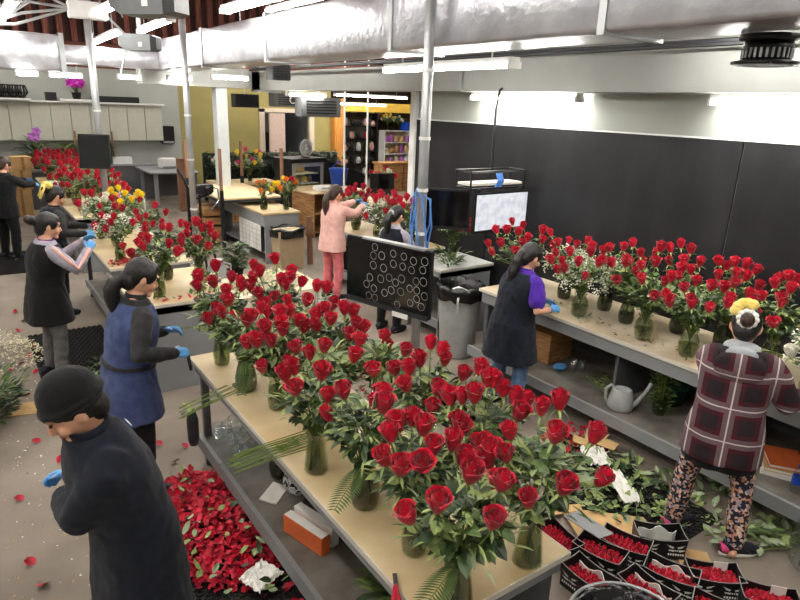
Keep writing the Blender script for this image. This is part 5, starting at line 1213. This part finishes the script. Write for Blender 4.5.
# back counter and corner counter
def counter(label,x0,x1,y0,y1,h,cat='counter',topm='grey',bodym='dgrey'):
    t=thing('counter',label,cat,((x0+x1)/2,(y0+y1)/2,0)); a,b=(x1-x0)/2,(y1-y0)/2
    MB().box((-a,-b,h-.05),(a,b,h)).build('counter_top',M[topm],t); MB().box((-a+.04,-b+.04,0),(a-.04,b-.04,h-.05)).build('counter_body',M[bodym],t)
    g=MB()
    for k in range(1,4): g.box((-a+.04+k*(2*a-.08)/4-.01,-b+.03,.05),(-a+.04+k*(2*a-.08)/4+.01,-b+.04,h-.1))
    g.build('door_gap',M['black'],t); return t
counter('long dark counter along the back wall under the cabinets',-3,4.6,18.3,18.97,.95)
t=thing('corner_desk','grey corner desk with splayed top in front of the back counter','desk',(4.45,17.2,0))
MB().rings([[(-.55,-.7,z),(.6,-.9,z),(.9,1.0,z),(-.55,1.0,z)] for z in (.86,.9)]).build('desk_top',M['grey'],t)
for x,y in ((-.45,-.6),(.5,-.75),(-.45,.85),(.75,.85)): MB().box((x,y,0),(x+.09,y+.09,.86)).build('leg',M['grey'],t)
MB().box((-.4,.7,.1),(.7,.74,.86)).build('modesty_panel',M['dgrey'],t)
t=thing('printer','white printer on the grey corner desk','printer',(4.62,17.6,.9)); MB().box((-.22,-.2,0),(.22,.2,.26)).build('printer_body',M['white'],t,bevel=.03); MB().box((-.18,-.28,.05),(.18,-.2,.07)).build('paper_tray',M['grey'],t)
BX_((3.4,18.45,.95),(3.9,18.8,1.12),'white','paper_stack','white box on the dark back counter beside the shrubs','box')
t=thing('paper_dispenser','dark paper dispenser mounted on the wall right of the cabinets','dispenser',(5.0,18.9,1.45)); MB().box((-.18,-.12,0),(.18,.09,.5)).build('casing',M['black'],t,bevel=.02); MB().box((-.15,-.13,.02),(.15,-.118,.08)).build('slot',M['grey'],t); MB().box((-.1,.09,.1),(.1,.1,.4)).build('wall_mount',M['grey'],t)
for k,(x,l) in enumerate(((2.35,'bushy green shrub left of the white pole, on the back counter'),(2.9,'bushy green shrub behind the tilted dark monitor'),(3.25,'bushy green shrub right of the white pole, with stake'))):
    potted(l,x,18.55,.952,.55,.5,None,150,'rubber',.16,.35,mats=[M['leafm'],M['leafl']] if k<2 else [M['leafm'],M['leafd']])
    tag(MB().tube([(0,0,0),(0,0,.85)],.025,6).build('wooden_stake',M['brown_post'],loc=(x+.22,18.6,.952)),['brown wooden stake beside the shrub left of the white pole','brown wooden stake in front of the middle of the cabinets','brown wooden stake beside the shrub right of the white pole'][k],'stake')
potted('dark leafed plant with lilac orchid flower under the cabinets at the left',1.55,17.6,.952,.7,.4,'lilac',60,leafL=.45,wd=.16,fn=3)
counter('low counter carrying the orchid plant behind the roses',.9,2.4,17.3,18.0,.95)
potted('pale green potted plant at the left picture edge beside the cardboard boxes',.55,15.7,.65,.5,.35,None,90,'rubber',.14,.4,mats=[M['leafs'],M['leafm']])
for k,(z,l,s) in enumerate(((.0,'lower cardboard box of the leaning stack at the far left',.62),(.62,'middle cardboard box of the leaning stack at the far left',.42),(1.04,'topmost cardboard box of the leaning stack at the far left',.3))):
    t=thing('cardboard_box',l,'box',(1.05+.03*k,16.6,z),R(8*k-5),'stacked cardboard boxes'); MB().box((-.2,-.2,0),(.2,.2,s)).build('box_body',M['card'],t,bevel=.01); MB().box((-.03,-.203,0),(.03,-.2,s)).build('tape',M['wood'],t)
t=thing('plant_stand','grey plant stand under the pale plant at the left picture edge','stand',(.55,15.7,0)); MB().box((-.2,-.2,.6),(.2,.2,.65)).build('stand_top',M['grey'],t)
for sx in (-.18,.14):
    for sy in (-.18,.14): MB().box((sx,sy,0),(sx+.04,sy+.04,.6)).build('leg',M['grey'],t)
t=thing('card_holder','white order card with red rose print, standing near the person in black','card',(1.38,13.4,.902),R(15)); MB().box((-.09,-.01,0),(.09,.01,.26)).build('card_sheet',M['paper'],t)
c=MB(); c.ell((0,-.014,.15),(.04,.006,.035)); c.build('rose_print',M['rose2'],t)
tag(BX((-.1,-.06,0),(.1,.06,.1)).build('white_carton',M['white'],loc=(1.75,16.25,.0+.9)),'small white carton behind the far mass of roses','carton')
monitor('tilted dark monitor mounted on the white pole above the far roses',(1.66,10.3,1.93),R(-28),.44,.5,False,R(-8))
MB_=MB(); 
t=thing('wire_display_stand','small white wire frame between the far roses and the yellow flowers','frame',(2.1,10.3,.902))
w=MB(); w.tube([(-.15,0,0),(-.15,0,.42),(.2,0,.3),(.2,0,0)],.014,5); w.build('frame_bar',M['white'],t)
MB().tube([(-.2,-.04,.02),(-.2,-.04,.4)],.05,8).build('pink_paper_roll',M['pink'],t,True)
# phone camera tripod by the second pole
t=thing('tripod','black camera tripod beside the second steel pole','tripod',(3.05,9.9,0))
for k in range(3): a=k*2.094+.4; MB().tube([(.33*cos(a),.33*sin(a),.012),(.04*cos(a),.04*sin(a),.8)],.02,6).build('leg',M['black'],t)
MB().tube([(0,0,.7),(0,0,1.28)],.022,8).build('centre_column',M['black'],t)
MB().tube([(-.12,0,1.2),(-.22,0,1.52),(-.3,.05,1.68)],.022,6).build('side_arm',M['black'],t); MB().tube([(-.1,0,1.2),(.2,0,1.3)],.02,6).build('pan_handle',M['black'],t)
t=thing('camera','dark camera with cables on the black tripod','camera',(3.12,9.88,1.30),R(20)); MB().box((-.14,-.08,0),(.14,.08,.14)).build('camera_body',M['dmetal'],t,bevel=.015); MB().tube([(0,-.08,.07),(0,-.17,.07)],.05,12).build('lens',M['black'],t)
MB().tube([(.14,0,.08),(.3,.03,.05),(.28,0,-.15),(.1,0,-.3)],.014,6).build('cable',M['chrome'],t)
# tall black cart table with wooden posts and island desk
t=thing('tall_table','tall cart table with pale wooden top and four upright posts','table',(4.32,11.82,0))
MB().box((-.6,-1.02,1.02),(.56,1.0,1.05)).build('table_top',M['top'],t); MB().box((-.61,-1.03,.97),(.57,1.01,1.018)).build('edge_rail',M['dmetal'],t)
for x,y in ((-.63,-1.05),(.53,-1.05),(-.63,.97),(.53,.97)):
    MB().box((x,y,0),(x+.06,y+.06,1.2)).build('leg',M['black'],t); MB().box((x+.006,y+.006,1.2),(x+.054,y+.054,1.92)).build('upright_post',M['brown_post'],t)
t=thing('brown_crate','brown slatted crate under the tall cart table','crate',(3.92,12.3,.0))
for z in (.02,.2,.38,.56): MB().box((-.18,-.4,z),(.18,.4,z+.13)).build('slat_row',M['wood'],t)
t=thing('desk','grey island desk with pale top and paper sheet, under the tall cart table','desk',(4.47,11.4,0))
MB().box((-.34,-1.48,.87),(.36,1.4,.9)).build('desk_top',M['top'],t)
MB().box((-.32,-1.46,.66),(.34,1.38,.87)).build('desk_skirt',M['grey'],t); MB().box((-.3,-1.44,.0),(.32,-1.40,.66)).build('end_panel',M['grey'],t); MB().box((.28,-1.4,0),(.32,1.36,.66)).build('back_panel',M['dgrey'],t)
MB().box((-.3,-1.4,.18),(.28,1.36,.2)).build('lower_shelf',M['grey'],t); MB().box((-.32,1.3,0),(-.26,1.36,.66)).build('leg',M['grey'],t)
b=MB(); b.box((-.335,-1.3,.2),(-.325,-.3,.66)); b.build('paper_sheet',M['paper'],t)
g=MB()
for k in range(1,6): g.box((-.338,-1.3+.166*k,.22),(-.336,-1.29+.166*k,.64))
for k in range(1,5): g.box((-.338,-1.28,.22+.085*k),(-.336,-.32,.226+.085*k))
g.build('sheet_grid',M['can'],t)
t=thing('waste_bin','tall tan waste bin with black liner in front of the island desk','bin',(4.38,9.5,0))
b=MB(); b.rings([[(x*s,y*s,z) for x,y in ((-.24,-.18),(.24,-.18),(.24,.18),(-.24,.18))] for z,s in ((0,.85),(.66,1),(.68,1.03))]); b.build('bin_body',M['tan'],t,bevel=.0)
b=MB(); rs=[]
for i in range(5):
    s=[1.06,1.08,1.04,.9,.6][i]; z=[.58,.70,.72,.66,.5][i]; rs.append([(s*.25*cos(2*pi*j/24)*1.15+.006*sin(9*j+i),s*.2*sin(2*pi*j/24)*1.15,z+.02*sin(5*j+i)) for j in range(24)])
b.rings(rs).build('bin_liner',M['bag'],t,True)
tag(BX((-.04,-.03,0),(.04,.03,.85)).build('wooden_plank',M['brown_post'],M=TM((4.85,9.6,0),0,rx=R(-3))),'brown wooden plank standing right of the tan bin','plank')
def mixb(label,x,y,z,cols,n,rad=.2,v='c'):
    vase('vase of the '+label,x,y,z,v); bouquet(label,x,y,z,[],'light',None,minn=n,lv=1,rad=rad/.25,mixed=cols,name='mixed_bouquet',size=1.1)
mixb('orange and green bouquet on the island desk',4.66,10.15,.9,[BLOOM_O,BLOOM_O,BLOOM_Y,BLOOM],9,.24)
mixb('small yellow bouquet in front of the middle post',4.3,10.3,.9,[BLOOM_Y,BLOOM_O],6,.16,'d')
mixb('large yellow and pink bouquet behind the tall cart table',5.6,14.2,.9,[BLOOM_Y,BLOOM_W,BLOOM_P,BLOOM_Y],16,.45)
mixb('white bouquet left of the large yellow and pink bouquet',5.0,14.5,.9,[BLOOM_W],9,.22)
counter('pale counter behind the tall cart table carrying bouquets',4.7,6.2,13.9,14.7,.9,topm='top',bodym='wood')
potted('dark green houseplant on the floor below the island desk',3.36,9.25,.002,.65,.4,None,160,'rubber',.16,.35)
t=thing('plastic_jug','pale grey jug on the floor beside the dark houseplant','jug',(2.95,8.95,.0)); MB().lathe([(.1,0),(.14,.05),(.14,.3),(.08,.4),(.09,.44)],16).build('jug_body',M['can'],t,True); MB().tube([(.1,0,.38),(.22,0,.34),(.22,0,.16),(.14,0,.1)],.015,6).build('handle',M['can'],t)
# ivy hedge in front of the olive wall
b=MB(); rr=random.Random(31)
for k in range(2600): b.leaf((rr.uniform(0,4.2),rr.uniform(-.25,.1),rr.uniform(0,1.35)),(rr.uniform(-1,1),-1,rr.uniform(-.5,.8)),(0,0,1),.14,.09,0,n=2)
b.box((0,.12,0),(4.2,.2,1.3),0)
tag(b.build('ivy_hedge',M['hedge_leaf'],loc=(5.5,17.2,0)),'dark ivy hedge screen in front of the olive wall','hedge',kind='stuff')
tag(BX((-.12,-.1,0),(.12,.1,1.3)).build('brown_column',M['brown_post'],loc=(4.52,15.9,0)),'brown wooden column beside the second steel pole','post')
tag(MB().lathe([(.12,0),(.12,.38)],16).build('steel_canister',M['can'],loc=(4.85,14.02,.902)),'grey metal canister on the counter left of the white bouquet','canister')
# glass door cooler with black round sign, coffee machine
t=thing('display_cooler','black glass door cooler with lit yellow shelves','cooler',(6.35,13.1,0),R(14))
MB().box((-.45,-.3,0),(.45,.32,.06)).build('plinth',M['black'],t)
for x in (-.45,.39): MB().box((x,-.3,.06),(x+.06,.32,1.45)).build('side_panel',M['black'],t)
MB().box((-.39,.27,.06),(.39,.32,1.45)).build('back_panel',M['warm_tube'] if False else M['top'],t); MB().box((-.5,-.36,1.45),(.5,.34,1.54)).build('cooler_top',M['black'],t)
for z in (.3,.52,.74,.96,1.18): MB().box((-.39,-.22,z),(.39,.26,z+.015)).build('shelf',M['white'],t)
MB().tube([(-.36,-.24,1.4),(.36,-.24,1.4)],.02,6).build('shelf_lamp',M['warm_tube'],t)
f=MB(); f.box((-.45,-.33,.06),(-.38,-.3,1.44)); f.box((.38,-.33,.06),(.45,-.3,1.44)); f.box((-.38,-.33,1.36),(.38,-.3,1.44)); f.box((-.38,-.33,.06),(.38,-.3,.12)); f.build('door_frame',M['steel'],t)
MB().box((-.38,-.318,.12),(.38,-.312,1.36)).build('door_glass',M['plastic_clear'],t)
rr=random.Random(6)
cols=[M['yellow'],M['wood'],M['white'],M['orangefl'],M['leafl']]
for z in (.315,.535,.755,.975):
    for k in range(5):
        tag(MB().lathe([(.05,0),(.055,.1),(.03,.14)],10).build('packet',cols[rr.randrange(5)],M=TM((6.35+(-.3+.15*k)*cos(R(14)),13.1+(-.3+.15*k)*sin(R(14))-.02,z+.001))),'small pale packets on the shelves of the black cooler','packet','packets in the cooler')
t=thing('round_sign','round black sign with white ring and figure standing on the cooler','sign',(6.5,13.05,1.541),R(14))
MB().tube([(0,-.02,.21),(0,.02,.21)],.2,32).build('sign_disc',M['black'],t)
g=MB(); g.lathe([(.178,-.001),(.178,.003),(.194,.003),(.194,-.001)],32,M=TM((0,-.021,.21),0,rx=R(90))); g.ell((0,-.024,.27),(.03,.004,.035)); g.cbox((0,-.023,.19),(.08,.006,.07)); g.cbox((0,-.023,.12),(.16,.006,.025))
g.build('white_emblem',M['paper'],t); MB().box((-.08,-.05,0),(.08,.05,.02)).build('sign_foot',M['black'],t)
t=thing('black_counter','black sloping counter right of the cooler','counter',(7.5,13.3,0)); MB().rings([[(-.45,-.3,0),(.55,-.3,0),(.55,.3,0),(-.45,.3,0)],[(-.45,-.3,1.45),(.55,-.3,1.1),(.55,.3,1.1),(-.45,.3,1.45)]]).build('counter_body',M['black'],t); MB().rings([[(-.47,-.32,1.452),(.57,-.32,1.102),(.57,.32,1.102),(-.47,.32,1.452)],[(-.47,-.32,1.47),(.57,-.32,1.12),(.57,.32,1.12),(-.47,.32,1.47)]]).build('counter_top',M['rubber'],t)
t=thing('coffee_machine','dark coffee machine with white cups in the alcove doorway','coffee machine',(8.7,19.8,1.0))
MB().box((-.28,-.2,0),(.28,.25,.75)).build('machine_body',M['black'],t,bevel=.02); MB().box((-.2,-.24,.5),(.2,-.2,.62)).build('control_panel',M['white'],t); MB().box((-.2,-.28,.05),(.2,-.2,.07)).build('drip_tray',M['steel'],t)
counter('dark counter inside the alcove doorway carrying the coffee machine',8.2,9.5,19.5,20.4,1.0)
for k in range(4): tag(MB().lathe([(.04,0),(.055,.14),(.05,.14),(.036,.01)],12).build('paper_cup',M['white'],loc=(8.62+.14*k-.1,19.62,1.756)),'white paper cups on top of the coffee machine','cup','cups on the coffee machine')
# gift shop beyond the wooden post
tag(BX((10.42,18.75,0),(10.75,19.05,2.9)).build('wooden_post',M['orange_wood']),'orange wooden post at the left side of the gift shop opening','post')
tag(BX((10.8,18.7,2.5),(16.5,18.95,2.8)).build('yellow_beam',mat('yellow_beam_paint',(238,196,84),.5,var=.08)),'yellow beam across the gift shop ceiling','beam')
tag(MB().tube([(0,0,0),(0,0,4.8)],.02,6).build('white_pipe',M['white'],loc=(6.1,10.6,.0)),'thin white pipe in front of the orange wooden post, left one','pipe')
tag(MB().tube([(0,0,0),(0,0,4.8)],.02,6).build('white_pipe',M['white'],loc=(6.55,10.5,.0)),'thin white pipe in front of the orange wooden post, right one','pipe')
t=thing('blue_bin','bright blue plastic bin on the wooden cabinet beside the post','bin',(7.05,12.5,.952)); MB().lathe([(.16,0),(.22,.36),(.23,.38),(.2,.37),(.14,.03)],16).build('bin_body',M['blue'],t,True); MB().tube([(-.22,0,.36),(0,0,.56),(.22,0,.36)],.01,6).build('handle',M['blue'],t)
t=thing('wooden_cabinet','light wooden open cabinet behind the person in pink','cabinet',(6.35,12.0,0),R(8))
for x in (-.5,.46): MB().box((x,-.4,0),(x+.04,.4,.92)).build('side_panel',M['wood'],t)
for z in (.1,.48): MB().box((-.46,-.38,z),(.46,.4,z+.03)).build('shelf',M['wood'],t)
MB().box((-.54,-.44,.92),(.9,.7,.95)).build('cabinet_top',M['top'],t); MB().box((-.46,.37,.03),(.46,.4,.92)).build('back_panel',M['wood'],t)
t=thing('receipt_printer','pale receipt printer on the wooden cabinet','printer',(6.3,11.85,.952)); MB().box((-.18,-.14,0),(.18,.14,.1)).build('printer_body',M['white'],t,bevel=.015); MB().box((-.1,-.145,.06),(.1,-.138,.075)).build('slot',M['black'],t)
monitor('small blue grey monitor standing behind the roses of the person in pink',(6.3,9.55,1.35),R(-16),.46,.42,False).children[1].data.materials[0]=mat('bluegrey_screen',(120,128,156),.25,var=.06)
monitor('narrow grey monitor at the left of the steel pole near the shop shelves',(6.35,8.2,1.35),R(-50),.3,.5,False).children[1].data.materials[0]=mat('grey_screen',(120,124,122),.3,var=.05)
counter('long grey till counter behind the flower table',5.9,6.9,7.6,10.2,1.05,topm='top')
# shop shelves
def shopshelf(label,x,y,w,h,nz,m,items,seed,frame='wood',d=.4,words='goods'):
    t=thing('shop_shelf',label,'shelf',(x,y,0))
    for sx in (-w/2,w/2-.04): MB().box((sx,-d/2,0),(sx+.04,d/2,h)).build('side_panel',M[frame],t)
    MB().box((-w/2+.04,d/2-.02,0),(w/2-.04,d/2,h)).build('back_panel',M[m],t)
    MB().box((-w/2,-d/2,h),(w/2,d/2,h+.03)).build('top_board',M[frame],t)
    rr=random.Random(seed)
    for i in range(nz):
        z=.1+(h-.1)*i/(nz-.0); MB().box((-w/2+.04,-d/2,z),(w/2-.04,d/2-.02,z+.03)).build('shelf_board',M[frame],t)
        n=max(2,int(w/.26))
        for k in range(n):
            hh=min((h-.1)/nz*.75,rr.uniform(.16,.34)); xx=x-w/2+.16+(w-.32)*k/(n-1)
            o=MB().lathe([(.07,0),(.10,hh*.4),(.08,hh*.8),(.04,hh)],10).build('gift_item',M[items[rr.randrange(len(items))]],loc=(xx,y-.04+rr.uniform(-.05,.02),z+.032),smooth=True)
            tag(o,'small gift %s on the shelves of the %s'%(words,label.split(' with ')[0].split(' of ')[0]),'gift','gifts on the '+label.split(' with ')[0].split(' of ')[0])
    return t
shopshelf('dark shop shelf with red and white gifts, left in the gift shop',12.3,20.6,1.8,2.4,5,'shelf',['white','rose','hay','charcoal','pinkfleece','rubber'],1,'rubber',words='bottle')
shopshelf('white shop shelf with pale gifts, middle of the gift shop',13.9,20.2,1.3,1.8,4,'top2',['hay','white','card','lilac','wood'],2,'white',words='jar')
shopshelf('brown slatted shop shelf with dark goods, right in the gift shop',14.2,18.2,1.3,2.0,6,'rubber',['wood','charcoal','card','rubber'],3,'wood',words='pot')
for i in range(5): tag(BX((13.55,17.9,.35+.36*i),(14.85,17.98,.52+.36*i)).build('shelf_slat',M['top2']),'pale slat board on the front of the brown slatted shop shelf','board','slat boards of the brown shelf')
mixb('bouquet of pale yellow heads on the white shop shelf',13.5,20.2,1.83,[BLOOM_W,BLOOM_Y],12,.26)
mixb('pale white bouquet on the white shop shelf, right one',13.98,20.2,1.83,[BLOOM_W],8,.2)
BX_((14.2,20.02,1.831),(14.53,20.36,2.15),'blue','gift_bag','bright blue box on the white shop shelf, high right','box')
t=thing('top_shelf','long dark top shelf with baskets at the back of the gift shop','shelf',(13,21.9,2.2)); MB().box((-2.2,-.3,0),(2.4,.3,.05)).build('shelf_board',M['brown_post'],t)
for x in (-1.8,0,1.8): MB().box((x,-.1,-.25),(x+.04,.3,0)).build('bracket',M['black'],t)
rr=random.Random(14)
for k in range(11):
    o=MB().lathe([(.1,0),(.14,.12),(.12,.2),(.02,.3)],10).build('basket',M[['brown_post','wood','hairb','card'][k%4]],loc=(11+.4*k,21.85,2.252),smooth=True); tag(o,'brown baskets along the long dark top shelf','basket','baskets on the top shelf')
mixb('red flower spray rising behind the small blue grey monitor',6.6,9.9,1.05,[BLOOM,BLOOM_W],9,.22)
counter('pale counter of the gift shop in front of the shelves',11.2,14.6,17.0,17.6,.95,topm='wood',bodym='wood')
t=thing('blue_bag','blue plastic crate on the floor at the far left picture edge','crate',(-.05,11.6,0)); MB().lathe([(.2,0),(.26,.4),(.27,.42),(.22,.4),(.16,.04)],14).build('crate_body',M['blue'],t,True); MB().tube([(-.26,0,.4),(0,0,.6),(.26,0,.4)],.012,6).build('handle',M['blue'],t)
# ---------------------------------------------------------------- camera and light
cam=bpy.data.cameras.new('camera'); co=bpy.data.objects.new('camera',cam); COL.objects.link(co); SC.camera=co
cam.sensor_width=36; cam.lens=36*616/800; cam.clip_end=100
yaw,pit,roll=R(35.47),R(17.51),R(2.2)
fw=V((sin(yaw)*cos(pit),cos(yaw)*cos(pit),-sin(pit))); rt=V((cos(yaw),-sin(yaw),0)); up=rt.cross(fw)
r2=rt*cos(roll)+up*sin(roll); u2=up*cos(roll)-rt*sin(roll)
co.matrix_world=Matrix(((r2.x,u2.x,-fw.x,0),(r2.y,u2.y,-fw.y,0),(r2.z,u2.z,-fw.z,2.75),(0,0,0,1)))
w=bpy.data.worlds.new('world'); SC.world=w; w.use_nodes=True; w.node_tree.nodes['Background'].inputs[0].default_value=(.9,.95,1,1); w.node_tree.nodes['Background'].inputs[1].default_value=.3
SC.view_settings.view_transform='Standard'; SC.view_settings.look='None'; SC.view_settings.gamma=1; SC.view_settings.exposure=EXPO
SC.view_settings.use_curve_mapping=False
c=SC.cycles; c.use_denoising=True; c.max_bounces=8; c.diffuse_bounces=4; c.glossy_bounces=3; c.transmission_bounces=4; c.transparent_max_bounces=24; c.sample_clamp_indirect=6; c.caustics_reflective=False; c.caustics_refractive=False
try: c.denoiser='OPENIMAGEDENOISE'
except Exception: pass
